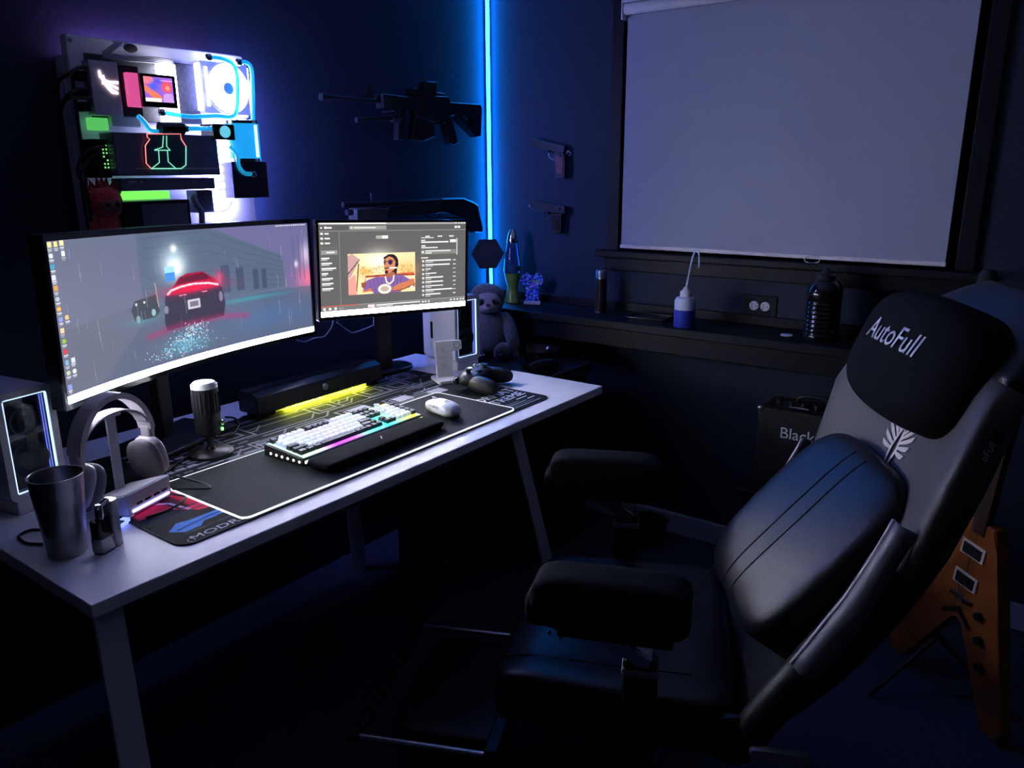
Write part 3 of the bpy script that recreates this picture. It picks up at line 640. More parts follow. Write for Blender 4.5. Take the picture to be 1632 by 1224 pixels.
cushion('face', (0, -.031, -.006), (.026, .010, .018), m_tface, hd_, e1=1, e2=1, nu=20, nv=12)
for s in (-1, 1):
    cushion('eye', (s*.012, -.0385, -.002), (.007, .004, .007), m_blackg, hd_, e1=1, e2=1, nu=12, nv=8)
    cushion('arm', (s*.036, -.004, .065), (.011, .012, .030), m_fur, toy, rot=(0, R(-18*s), 0), e1=1, e2=1, nu=14, nv=10)
    cushion('foot', (s*.016, -.012, .012), (.014, .02, .012), m_fur, toy, e1=.9, e2=1, nu=14, nv=10)

# ------------------------------------------------------------------ replica rifles on the wall
def hooks(t, pts, axis):
    for a, b in pts:
        if axis == 'y': rod('wall_hook', (a, .032, b), (a, -.034, b), .004, m_black, t, n=8)
        else: rod('wall_hook', (.032, a, b), (-.022, a, b), .004, m_black, t, n=8)
def loc2(pts, o): return [(a-o[0], b-o[1]) for a, b in pts]
O = (2.20, 1.50); rf = thing('display_rifle', 'black display rifle with optic and open shoulder stock high on the wall', 'rifle', (O[0], 2.075, O[1]))
def rp(n_, pts, th, m_=m_gun, bev=.002): return prism(n_, loc2(pts, O), -th/2, th/2, m_, rf, bev=bev)
rp('handguard', [(2.047, 1.654), (2.214, 1.652), (2.212, 1.614), (2.144, 1.608), (2.052, 1.606)], .042)
rod('barrel', (1.81-O[0], 0, 1.628-O[1]), (2.06-O[0], 0, 1.632-O[1]), .008, m_gun, rf)
rod('muzzle', (1.79-O[0], 0, 1.628-O[1]), (1.84-O[0], 0, 1.6285-O[1]), .012, m_gun, rf)
rp('front_sight', [(1.985, 1.64), (2.0, 1.69), (2.006, 1.69), (2.02, 1.64)], .012)
rp('receiver', [(2.204, 1.66), (2.393, 1.668), (2.411, 1.647), (2.414, 1.598), (2.384, 1.584), (2.312, 1.569), (2.217, 1.589), (2.205, 1.611)], .036)
rp('optic', [(2.204, 1.683), (2.267, 1.685), (2.277, 1.712), (2.328, 1.713), (2.328, 1.666), (2.204, 1.66)], .04, m_black)
rp('rear_sight', [(2.335, 1.68), (2.385, 1.678), (2.393, 1.664), (2.335, 1.664)], .02, m_black)
rp('magazine', [(2.217, 1.589), (2.312, 1.569), (2.319, 1.521), (2.253, 1.501), (2.194, 1.506), (2.201, 1.547)], .026, m_black)
rp('pistol_grip', [(2.37, 1.586), (2.414, 1.597), (2.451, 1.503), (2.43, 1.493), (2.4, 1.498)], .03, m_black)
rp('stock', [(2.407, 1.648), (2.591, 1.651), (2.602, 1.636), (2.591, 1.529), (2.561, 1.525), (2.439, 1.596), (2.47, 1.604), (2.546, 1.563), (2.547, 1.597), (2.495, 1.602), (2.47, 1.606), (2.41, 1.6)], .034, m_black)
rp('foregrip', [(2.135, 1.607), (2.17, 1.609), (2.163, 1.505), (2.12, 1.504)], .026, m_black)
rod('side_light', (1.928-O[0], -.01, 1.563-O[1]), (2.10-O[0], -.01, 1.577-O[1]), .009, m_gun, rf); rod('light_head', (2.095-O[0], -.01, 1.576-O[1]), (2.134-O[0], -.01, 1.579-O[1]), .013, m_gun, rf)
boxes('vent_slots', [((x-O[0], -.0215, 1.634-O[1]), (.022, .002, .008)) for x in (2.10, 2.135, 2.17)], m_blackm, rf)
hooks(rf, ((2.09-O[0], 1.600-O[1]), (2.36-O[0], 1.570-O[1])), 'y')
O = (2.20, 1.15); sg = thing('display_shotgun', 'long dark display gun with curved stock just above the flat monitor', 'rifle', (O[0], 2.075, O[1]))
def sp(n_, pts, th, m_, bev=.002): return prism(n_, loc2(pts, O), -th/2, th/2, m_, sg, bev=bev)
sp('stock', [(2.345, 1.296), (2.475, 1.294), (2.544, 1.274), (2.571, 1.26), (2.561, 1.235), (2.578, 1.204), (2.599, 1.17), (2.592, 1.147), (2.54, 1.151), (2.506, 1.197), (2.433, 1.223), (2.342, 1.241)], .036, m_black, .006)
sp('receiver', [(2.053, 1.276), (2.258, 1.289), (2.345, 1.294), (2.342, 1.241), (2.255, 1.238), (2.06, 1.24)], .038, m_gun)
rod('barrel', (1.855-O[0], 0, 1.288-O[1]), (2.342-O[0], 0, 1.286-O[1]), .009, m_gun, sg); rod('magazine_tube', (1.87-O[0], 0, 1.262-O[1]), (2.1-O[0], 0, 1.261-O[1]), .010, m_gun, sg)
sp('forend', [(1.895, 1.275), (1.985, 1.274), (2.053, 1.268), (2.051, 1.234), (1.982, 1.231), (1.894, 1.233)], .044, mat('worn_forend', (.07, .07, .075), .5, noise=.2), .005)
rod('bead_sight', (1.99-O[0], 0, 1.292-O[1]), (1.988-O[0], 0, 1.324-O[1]), .003, m_gun, sg)
tube('trigger_guard', [(2.27-O[0], 0, 1.238-O[1]), (2.29-O[0], 0, 1.215-O[1]), (2.33-O[0], 0, 1.218-O[1]), (2.345-O[0], 0, 1.24-O[1])], .003, m_gun, sg, n=6)
hooks(sg, ((2.02-O[0], 1.226-O[1]), (2.42-O[0], 1.216-O[1])), 'y')
# ------------------------------------------------------------------ pistols on the window wall
def pistol(nm, label, zc, slide, grip, guard, extra):
    O2 = (1.77, zc); t = thing(nm, label, 'pistol', (2.668, O2[0], O2[1]), group='pistols on the wall beside the window')
    l2 = lambda p: [(a-O2[0], b-O2[1]) for a, b in p]
    prism('slide', l2(slide), -.012, .012, m_gun, t, axis='x', bev=.002); prism('grip_frame', l2(grip), -.013, .013, m_gun if extra else m_black, t, axis='x', bev=.003)
    tube('trigger_guard', [(0, a, b) for a, b in l2(guard)], .003, m_steel if extra else m_black, t, n=6)
    rod('trigger', (0, 1.766-O2[0], slide[5][1]-O2[1]), (0, 1.772-O2[0], slide[5][1]-.016-O2[1]), .003, m_steel, t, n=6)
    g0 = l2(grip); c = (sum(p[0] for p in g0)/len(g0), sum(p[1] for p in g0)/len(g0))
    prism('grip_panel', [(c[0]+(a-c[0])*.72, c[1]+(b-c[1])*.72) for a, b in g0], -.016, .016, mat('dark_red_grip', (.16, .05, .05), .5, noise=.3) if extra else m_blackm, t, axis='x', bev=.002)
    if extra: tube('hammer', [(0, 1.701-O2[0], 1.458-O2[1]), (0, 1.693-O2[0], 1.468-O2[1]), (0, 1.682-O2[0], 1.457-O2[1]), (0, 1.690-O2[0], 1.450-O2[1])], .003, m_steel, t, n=6)
    b0 = l2([slide[0], slide[-1]]); rod('muzzle', (0, b0[0][0]+.004, (b0[0][1]*.6+b0[1][1]*.4)), (0, b0[0][0]-.02, (b0[0][1]*.62+b0[1][1]*.38)-.004), .006, m_steel, t, n=12)
    hooks(t, ((1.775-O2[0], slide[5][1]-.004-O2[1]), ((1.72-O2[0], slide[3][1]-.008-O2[1]))), 'x')
pistol('display_pistol', 'upper display pistol with exposed hammer and silver frame edges on the wall', 1.44, [(1.86, 1.521), (1.702, 1.487), (1.703, 1.468), (1.712, 1.458), (1.748, 1.469), (1.78, 1.471), (1.831, 1.485), (1.861, 1.489)], [(1.75, 1.469), (1.703, 1.458), (1.705, 1.443), (1.699, 1.414), (1.701, 1.365), (1.742, 1.365), (1.751, 1.437)], [(1.782, 1.469), (1.78, 1.448), (1.761, 1.437), (1.751, 1.439)], True)
pistol('display_pistol', 'lower all-black square display pistol on the wall', 1.22, [(1.87, 1.268), (1.858, 1.279), (1.839, 1.278), (1.7, 1.26), (1.696, 1.232), (1.76, 1.236), (1.806, 1.237), (1.863, 1.249)], [(1.765, 1.236), (1.709, 1.232), (1.718, 1.211), (1.712, 1.155), (1.762, 1.155), (1.765, 1.21)], [(1.804, 1.237), (1.801, 1.218), (1.778, 1.208), (1.765, 1.21)], False)

# ================================================================== THINGS ON THE DESK
m_spk_led = emis('speaker_edge_glow', (.45, .62, 1.0), 1.9)
m_spk_refl = emis('speaker_reflection_glow', (.12, .16, .75), 1.1)
def speaker(label, loc, rz, w=.118, d=.16, h=.222):
    t = thing('desk_speaker', label, 'speaker', loc, rz, 'pair of white desktop speakers')
    hb = .028
    prism('wedge_stand', [(-d/2, 0), (d/2, 0), (d/2, hb-.004), (-d/2, hb)], -w*.42, w*.42, m_wplast, t, axis='x', bev=.002)
    fr = .014
    cab = prism('cabinet', rrect(-w/2, hb, w/2, hb+h, .016), -d/2+.012, d/2, m_wplast, t, bev=.003)
    # front rim around the window
    bm = bmesh.new(); A = rrect(-w/2, hb, w/2, hb+h, .016); B = rrect(-w/2+fr, hb+fr, w/2-fr, hb+h-fr, .006); n = len(A)
    rings = [[bm.verts.new((x, y, z)) for x, z in L] for L, y in ((A, -d/2+.012), (A, -d/2), (B, -d/2), (B, -d/2+.012))]
    for a in range(4):
        for i in range(n): bm.faces.new((rings[a][i], rings[a][(i+1) % n], rings[(a+1) % 4][(i+1) % n], rings[(a+1) % 4][i]))
    frombm('front_rim', bm, m_wplast, t)
    x0, x1, z0, z1 = -w/2+fr+.002, w/2-fr-.002, hb+fr+.002, hb+h-fr-.002
    box('baffle', (0, -d/2+.0115, hb+h/2), (w-2*fr, .001, h-2*fr), m_blackg, t)
    yl = -d/2+.004
    tube('edge_light', [(x0, yl, z0), (x1, yl, z0), (x1, yl, z1), (x0, yl, z1)], .0022, m_spk_led, t, n=6, curve=False, closed=True)
    for k in (1, 2): tube('edge_light_reflection', [(x1-.005*k, yl+.004, z0+.004), (x1-.005*k, yl+.004, z1-.004)], .0012, m_spk_refl, t, n=5, curve=False)  # mirror repeats of the edge light, built as glowing tubes
    for zc, r in ((hb+h*.70, .028), (hb+h*.34, .038)):
        dr = lathe('driver', [(r, 0), (r*.97, .006), (r*.85, .004), (r*.3, -.004)], m_blackm, t, (-.004, -d/2+.011, zc), (R(90), 0, 0), n=32)
        lathe('dust_cap', [(r*.3, -.004), (r*.26, .0), (r*.12, .003)], m_blackg, dr, n=20)
    box('window_glass', (0, -d/2+.0015, hb+h/2), (w-2*fr, .001, h-2*fr), m_glass, t)
    prism('side_slot', rrect(.03, hb+.07, .042, hb+.13, .0055), -w/2-.0008, -w/2+.001, m_black, t, axis='x')
    return t
speaker('white speaker with glowing blue edge at the left end of the desk beside the headset', (.612, 1.728, ZD+.0005), R(10))
speaker('white speaker with glowing purple blue edge partly behind the flat monitor', (2.036, 1.762, ZD+.0005), R(-6))

# headset on a stand with ports
hs = thing('headset_stand', 'white headset stand with a glowing purple port strip beside the mat', 'headset stand', (.735, 1.515, ZD+.0042), R(18))
prism('base', [(-.055, 0), (.055, 0), (.055, .016), (-.055, .05)], -.06, .06, m_wplast, hs, axis='x', bev=.004)
box('glow_strip', (.0, -.0565, .011), (.10, .003, .005), emis('purple_strip_glow', (.42, .40, 1.0), 3.2), hs, bev=.001)
boxes('ports', [((x, -.0560, .022), (.014, .003, .004)) for x in (-.03, -.008, .016, .038)], m_black, hs)
bar('post', (0, .02, .03), (0, .02, .186), .022, .006, m_wplast, hs); bar('crossbar', (-.02, .02, .187), (.02, .02, .187), .02, .008, m_wplast, hs)
hp = thing('headset', 'off-white over-ear headset with padded cups resting on its stand', 'headset', (.735, 1.515, ZD+.03), R(18))
m_hs = mat('offwhite_headset', (.55, .50, .52), .45, noise=.04); m_pad = mat('grey_ear_pad', (.20, .19, .20), .8, noise=.1, bump=.1, scale=200)
def arc(rx, rz, z0, y, a0=8, a1=172, n=22): return [(rx*math.cos(R(a0+(a1-a0)*i/n)), y, z0+rz*math.sin(R(a0+(a1-a0)*i/n))) for i in range(n+1)]
def band(name, rx, rz, z0, y, wd, th, m, a0=8, a1=172, n=26):
    v = []; f = []
    for i in range(n+1):
        a = R(a0+(a1-a0)*i/n); c, s = math.cos(a), math.sin(a)
        for dr, dy in ((-th/2, -wd/2), (th/2, -wd/2), (th/2, wd/2), (-th/2, wd/2)): v.append(((rx+dr)*c, y+dy, z0+(rz+dr)*s))
    for i in range(n):
        for j in range(4): f.append((i*4+j, i*4+(j+1) % 4, i*4+4+(j+1) % 4, i*4+4+j))
    f += [(3, 2, 1, 0), tuple(n*4+j for j in range(4))]
    bm = bmesh.new(); vs = [bm.verts.new(p) for p in v]
    for q in f: bm.faces.new([vs[i] for i in q])
    return frombm(name, bm, m, hp, smooth=False)
band('headband', .092, .108, .092, .02, .034, .012, m_hs)
band('suspension_strap', .080, .050, .118, .02, .030, .003, m_hs, 10, 170)
for s in (-1, 1):
    box('slider', (s*.091, .02, .098), (.016, .026, .034), m_hs, hp, bev=.005)
    yk = tube('yoke', [(s*.093, .02, .092), (s*.098, .055, .07), (s*.096, .058, .045)], .004, m_hs, hp, n=6)
    tl = -14*s if s > 0 else 24
    cp = cushion('ear_cup', (s*.094, .02, .045), (.014, .036, .046), m_hs, hp, rot=(0, R(tl), R(s*6)), e1=.7, e2=.8, nu=28, nv=16)
    pd = cushion('ear_pad', (-s*.020, 0, 0), (.013, .040, .048), m_pad, cp, e1=.8, e2=.75, nu=28, nv=16)
tube('cable', [(.098, .02, .01), (.11, .0, -.005), (.13, -.05, -.02), (.11, -.11, -.022), (.03, -.085, .004)], .0022, m_cable, hp, n=6)

# tumbler, small steel flask, ring cable
tm = thing('tumbler', 'tall empty stainless steel tumbler at the front left of the desk', 'cup', (.560, 1.405, ZD))
lathe('wall', [(.030, 0), (.032, .004), (.0445, .148), (.0455, .150), (.0435, .150), (.042, .146), (.030, .006), (0, .006)], m_steel, tm, n=40)
tg = thing('steel_lighter', 'small steel and black lighter case standing beside the tumbler', 'lighter', (.605, 1.358, ZD), R(20))
prism('case', rrect(-.020, -.012, .012, .012, .006), 0, .062, m_blackg, tg, axis='z', bev=.001); prism('side', rrect(.012, -.012, .032, .012, .006), 0, .09, m_steel, tg, axis='z', bev=.002); prism('band', rrect(-.021, -.013, .012, .013, .006), .004, .03, m_steel, tg, axis='z', bev=.001)
lathe('nozzle', [(.008, 0), (.008, .02), (.005, .028)], m_chrome, tg, (-.004, 0, .062), n=16); box('thumb_lever', (.004, 0, .088), (.03, .012, .006), m_chrome, tg, bev=.002, rot=(0, R(-15), 0))
tag(tube('ring_cable', [(.545, 1.47, ZD+.003), (.53, 1.50, ZD+.003), (.535, 1.54, ZD+.003), (.56, 1.55, ZD+.003), (.575, 1.52, ZD+.003), (.57, 1.47, ZD+.003)], .0028, m_cable, n=6), 'short loop of black cable lying behind the tumbler', 'cable')
ub = thing('usb_stick', 'small clear stick lit bright blue lying by the headset stand', 'usb stick', (.668, 1.432, ZD+.0002), R(28))
box('body', (0, 0, .005), (.05, .016, .010), emis('stick_glow', (.16, .22, 1.0), 2.2), ub, bev=.002); box('plug', (.034, 0, .005), (.018, .012, .006), m_steel, ub, bev=.001); box('cap', (-.004, 0, .0112), (.018, .018, .002), m_black, ub)
tag(tube('usb_cable', [(.715, 1.418, ZD+.006), (.76, 1.41, ZD+.009), (.81, 1.435, ZD+.011), (.80, 1.50, ZD+.012), (.84, 1.58, ZD+.008), (.90, 1.63, ZD+.008), (.97, 1.66, ZD+.012)], .0025, m_cable, n=6), 'thin black cable running from the headset stand to the microphone', 'cable')

# microphone
mc = thing('desk_microphone', 'black cylindrical desk microphone with pale top on a round base', 'microphone', (1.005, 1.640, ZD+.0042))
lathe('base', [(.052, 0), (.052, .006), (.046, .011), (.012, .014), (.009, .02)], m_black, mc, n=36)
rod('stem', (0, 0, .012), (0, 0, .055), .008, m_black, mc)
bd = lathe('body', [(.024, .05), (.030, .056), (.030, .165)], m_black, mc, n=32)
lathe('top_mesh', [(.030, .165), (.030, .173), (.024, .179), (0, .181)], mat('pale_mesh', (.62, .63, .55), .6, noise=.1, bump=.2, scale=900), mc, n=32)
boxes('grille_slots', [((.0295*math.cos(a), .0295*math.sin(a), .13), (.003, .003, .05)) for a in [i*math.pi/10 for i in range(20)]], m_blackm, bd)
lathe('status_light', [(.004, 0), (.004, .003)], emis('green_status', (.15, 1.0, .12), 6.), mc, (.0205, -.0225, .062), (R(90), 0, R(42)), n=12)
lathe('knob', [(.006, 0), (.006, .006)], m_chrome, mc, (.0205, -.0225, .078), (R(90), 0, R(42)), n=12)
tag(tube('microphone_cable', [(1.035, 1.672, ZD+.05), (1.06, 1.70, ZD+.02), (1.12, 1.72, ZD+.008), (1.18, 1.78, ZD+.008), (1.20, 1.83, ZD+.008), (1.20, 1.87, ZD+.0035)], .003, m_cable, n=6), 'black cable curling from the microphone over the white desktop', 'cable')

# sound bar with yellow light
sb = thing('sound_bar', 'long black sound bar glowing yellow green along its foot under the monitors', 'sound bar', (1.475, 1.815, ZD+.0042), R(1))
prism('case', [(-.038, .010), (.045, .010), (.045, .07), (-.01, .072), (-.038, .058)], -.24, .24, m_black, sb, axis='x', bev=.004)
for x in (-.2, .2): box('foot', (x, .0, .005), (.05, .06, .0099), m_blackm, sb)
box('light_bar', (.035, -.020, .0083), (.34, .014, .0026), emis('yellow_glow', (.80, .85, .04), 160.), sb, bev=.001)
box('glow_blocker', (0, .006, .0055), (.47, .006, .0105), m_blackm, sb)  # added to stop the yellow glow leaking out behind the bar
lathe('knob', [(.009, 0), (.009, .008)], m_gplast, sb, (.0, -.037, .040), (R(90), 0, 0), n=16)

# keyboard
KX, KY, KA = 1.275, 1.455, R(1.5)
kb = thing('mechanical_keyboard', 'backlit keyboard with white and black keys glowing purple and cyan', 'keyboard', (KX, KY, ZD+.0076), KA)
kw, kd = .412, .138
prism('case', [(-kd/2, 0), (kd/2, 0), (kd/2, .026), (kd/2-.004, .028), (-kd/2+.004, .017), (-kd/2, .015)], -kw/2, kw/2, m_black, kb, axis='x', bev=.001)
Kp = Paint(160, 50); 
stops = np.array([0, .12, .28, .42, .55, .72, .85, 1.]); cols = np.array([(.75, 1, .85), (.8, 1, .9), (.75, .3, .95), (.8, .45, .95), (.5, .95, 1), (.3, .95, .95), (.7, 1, .6), (1, .95, .2)])
for c in range(3): Kp.a[..., c] = np.interp(Kp.U, stops, cols[:, c])
kz = lambda y: .0195+(y+kd/2)*(.011/kd)
canvas('glow_plate', Kp.lin()*1.6, lambda u, v: (-kw/2+.006+u*(kw-.012), kd/2-.006-v*(kd-.012), kz(kd/2-.006-v*(kd-.012))-.0015), attr_mat('screen_emission', emit=1.), kb)
# light strip along the front and the side dots
for i in range(12):
    x0 = -kw/2+.004+i*(kw-.008)/12; c = [float(np.interp((i+.5)/12, stops, cols[:, k])) for k in range(3)]
    box('front_light', (x0+(kw-.008)/24, -kd/2-.0006, .0095), ((kw-.008)/12, .002, .007), emis('front_light_%d' % i, c, 1.5), kb)
m_dot = emis('warm_dot', (1, .95, .8), 5.)
for i in range(6): cushion('side_light', (-kw/2-.0005, -.055+i*.02, .009), (.0015, .003, .003), m_dot, kb, e1=1, e2=1, nu=10, nv=6)
m_kw = mat('white_keycap', (.70, .72, .75), .4, noise=.02); m_kb = mat('black_keycap', (.02, .02, .025), .5, noise=.1)
b_ = m_kw.node_tree.nodes['Principled BSDF']; b_.inputs['Emission Color'].default_value = (.62, .68, 1.0, 1); b_.inputs['Emission Strength'].default_value = .3
keymesh = {}
def key(wu, x, y, m):
    k = (round(wu, 2), m.name)
    if k not in keymesh:
        bm = bmesh.new(); hw, hd, t = wu*.0179/2-.0011, .0078, .0095
        lo = [bm.verts.new((a*hw, b*hd, 0)) for a, b in ((-1, -1), (1, -1), (1, 1), (-1, 1))]; hi = [bm.verts.new((a*(hw-.0016), b*(hd-.0018), t)) for a, b in ((-1, -1), (1, -1), (1, 1), (-1, 1))]
        bm.faces.new(hi)
        for i in range(4): bm.faces.new((lo[i], lo[(i+1) % 4], hi[(i+1) % 4], hi[i]))
        me = bpy.data.meshes.new('key'); bm.normal_update(); bm.to_mesh(me); bm.free(); me.materials.append(m); keymesh[k] = me
    o = bpy.data.objects.new('key', keymesh[k]); COL.objects.link(o); o.parent = kb; o.location = (x, y, kz(y)); o.rotation_euler = (math.atan(.011/kd), 0, 0)
u = .0179
rows = [[(1, 'b')]+[(.5, None)]+[(1, 'w')]*4+[(.5, None)]+[(1, 'b')]*4+[(.5, None)]+[(1, 'w')]*4, [(1, 'w')]*13+[(2, 'w')], [(1.5, 'w')]+[(1, 'w')]*12+[(1.5, 'w')], [(1.75, 'b')]+[(1, 'w')]*11+[(2.25, 'b')],
        [(2.25, 'b')]+[(1, 'w')]*10+[(1.75, 'b'), (1, 'b')], [(1.25, 'b')]*3+[(6.25, 'b')]+[(1, 'b')]*5]
for r, row in enumerate(rows):
    x = -kw/2+.009; y = kd/2-.0155-r*.0188-(.003 if r else -.001)
    for wu, c in row:
        if c: key(wu, x+wu*u/2, y, m_kw if c == 'w' else m_kb)
        x += wu*u
for r in range(6):
    y = kd/2-.0155-r*.0188-(.003 if r else -.001)
    for c in range(3):      # navigation keys
        if r in (1, 2) or r == 0 or (r == 4 and c == 1) or (r == 5): key(1, -kw/2+.009+15.35*u+c*u, y, m_kb) if not (r == 5 and c == 0) else None
    for c in range(4):
        if r: key(1, -kw/2+.009+18.6*u+c*u, y, m_kw if c < 3 else m_kb)
lathe('volume_knob', [(.008, 0), (.008, .012), (.006, .013)], m_chrome, kb, (kw/2-.05, kd/2-.014, .027), n=20)
wr_ = thing('wrist_rest', 'black padded wrist rest lying along the front of the keyboard', 'wrist rest', (1.272, 1.339, ZD+.0076), R(1.0))
cushion('cushion', (0, 0, .011), (.202, .041, .011), m_velour, wr_, e1=.45, e2=.18, nu=48, nv=12)
prism('logo', [(-.004, -.008), (.0, -.008), (.012, .008), (.008, .008)], .0215, .0222, m_gplast, wr_, axis='z')

# mouse
ms = thing('computer_mouse', 'white wireless mouse with a grey letter mark on the black pad', 'mouse', (1.565, 1.392, ZD+.0076), R(-14))
def mw(p):
    t = (p.y+.062)/.124; k = .80+.2*math.cos((t-.32)*2.6); zz = p.z
    return (p.x*(.86+.22*abs(t-.45)*1.2), p.y, (zz if zz < 0 else zz*k))
mb_ = cushion('shell', (0, 0, .018), (.0315, .0625, .021), m_wplast, ms, e1=.75, e2=.62, nu=36, nv=20, warp=lambda p: (lambda q: (q[0], q[1], max(q[2], -.0178)))(mw(p)))
box('wheel', (0, .040, .035), (.007, .020, .008), m_gplast, ms, bev=.003); boxes('button_seam', [((0, .040, .0375), (.0012, .03, .0008))], m_gplast, ms)
text('logo', 'G', .022, m_gplast, ms, Matrix.Translation((0, -.022, .0383)) @ Matrix.Rotation(R(8), 4, 'X'), ext=.0005)
boxes('side_buttons', [((-.0285, .01, .024), (.003, .014, .005)), ((-.0290, -.008, .024), (.003, .014, .005))], m_wplast, ms, bev=.001)

# phone charging stand
ph = thing('charging_stand', 'white T-shaped charging stand in front of the right speaker', 'charger', (1.852, 1.632, ZD+.0042), R(-30))
prism('base', rrect(-.038, -.045, .038, .045, .008), 0, .008, m_wplast, ph, axis='z', bev=.002)
TI = Matrix.Translation((0, .012, .006)) @ Matrix.Rotation(R(-9), 4, 'X')
up = prism('upright', [(-.026, 0), (.030, 0), (.030, .084), (.062, .086), (.066, .090), (.066, .114), (.060, .118), (-.026, .118)], -.004, .004, m_wplast, ph, bev=.0015); up.matrix_local = TI
rg = tube('watch_ring', [(.047+.0105*math.cos(a*math.pi/8), -.005, .101+.0105*math.sin(a*math.pi/8)) for a in range(16)], .0012, m_gplast, up, n=5, curve=False, closed=True)
boxes('print_marks', [((0, -.0042, .066), (.034, .0006, .0025)), ((0, -.0042, .09), (.010, .0006, .012)), ((.002, -.0042, .038), (.012, .0006, .012))], mat('faint_print', (.58, .57, .6), .5, noise=.02), up)

# game controller
gc = thing('game_controller', 'black game controller lying on the mat beside the charging stand', 'game controller', (1.846, 1.492, ZD+.0042), R(20)); gc.scale = (1.15, 1.15, 1.2)
m_pad_ = mat('controller_black', (.007, .0075, .010), .42, noise=.1)
cushion('body', (0, .008, .030), (.066, .036, .019), m_pad_, gc, e1=.6, e2=.6, nu=36, nv=16)
for s in (-1, 1):
    cushion('grip', (s*.057, -.030, .0215), (.021, .050, .0205), m_pad_, gc, rot=(R(6), 0, R(s*16)), e1=.8, e2=.85, nu=24, nv=16)
    cushion('trigger', (s*.045, .044, .026), (.018, .010, .010), m_blackg, gc, e1=.7, e2=.8, nu=16, nv=10)
for x, y in ((-.040, .014), (.022, -.010)):
    st = lathe('thumbstick', [(.006, 0), (.006, .007), (.0095, .009), (.0095, .012), (.007, .0115)], m_black, gc, (x, y, .046), n=18)
for x, y in ((.04, .024), (.04, .004), (.030, .014), (.050, .014)): lathe('button', [(.0045, 0), (.0042, .003)], m_gplast, gc, (x, y, .0475), n=12)
boxes('direction_pad', [((-.022, -.010, .049), (.018, .006, .003)), ((-.022, -.010, .049), (.006, .018, .003))], m_blackg, gc)
lathe('guide_light', [(.006, 0), (.006, .002)], emis('guide_glow', (.8, .85, 1.0), 3.), gc, (0, .024, .0485), n=16)

# white cables under the flat monitor
for lab, pts in (('pale cable kinked below the gap between the two monitors', [(1.526, 1.95, .893), (1.554, 1.95, .884), (1.594, 1.95, .889), (1.629, 1.95, .887), (1.65, 1.95, .899), (1.675, 1.955, .922), (1.68, 1.96, .96)]),
                 ('pale cable sagging below the middle of the flat monitor', [(1.688, 1.95, .925), (1.733, 1.95, .89), (1.759, 1.95, .879), (1.841, 1.95, .889), (1.851, 1.95, .902), (1.852, 1.955, .95)])):
    tag(tube('loose_cable', pts, .0022, m_wcable, n=6), lab, 'cable')
tag(tube('desk_cable', [(2.02, 1.64, ZD+.003), (2.055, 1.60, ZD+.003), (2.06, 1.555, ZD+.003), (2.085, 1.545, ZD+.003), (2.102, 1.575, ZD+.003), (2.11, 1.62, ZD-.02), (2.108, 1.66, ZD-.1)], .003, m_cable, n=6), 'black cable looping over the right edge of the desk', 'cable')

# ================================================================== CABINET, CORNER AND LEDGE
cb = thing('side_cabinet', 'low dark cabinet between the desk end and the window wall', 'cabinet', (2.305, 1.775, 0))
m_cab = mat('dark_cabinet', (.035, .045, .06), .35, noise=.1, scale=15)
box('body', (0, 0, .33), (.37, .58, .66), m_black, cb, bev=.003); box('top', (0, -.004, .68), (.39, .605, .04), m_cab, cb, bev=.003)
for z in (.14, .34, .54):
    d_ = box('drawer', (0, -.294, z), (.35, .014, .185), m_black, cb, bev=.003); rod('handle', (-.05, -.016, 0), (.05, -.016, 0), .004, m_gun, d_, n=8)
bw_ = tag(lathe('black_bowl', [(.035, 0), (.04, .004), (.070, .03), (.080, .062), (.077, .062), (.066, .032), (.03, .008), (0, .007)], m_blackg, None, (2.345, 1.605, .7005), n=36), 'shiny black bowl on the dark side cabinet', 'bowl')
pz = thing('zip_pouch', 'soft black pouch lying in front of the bowl on the cabinet', 'pouch', (2.245, 1.523, .7005), R(-18))
cushion('pouch_body', (0, 0, .024), (.062, .035, .024), m_velour, pz, e1=.8, e2=.6, nu=28, nv=14); tube('zip', [(-.058, -.004, .036), (-.03, -.004, .0462), (.03, -.004, .0462), (.058, -.004, .036)], .0016, m_gplast, pz, n=5)
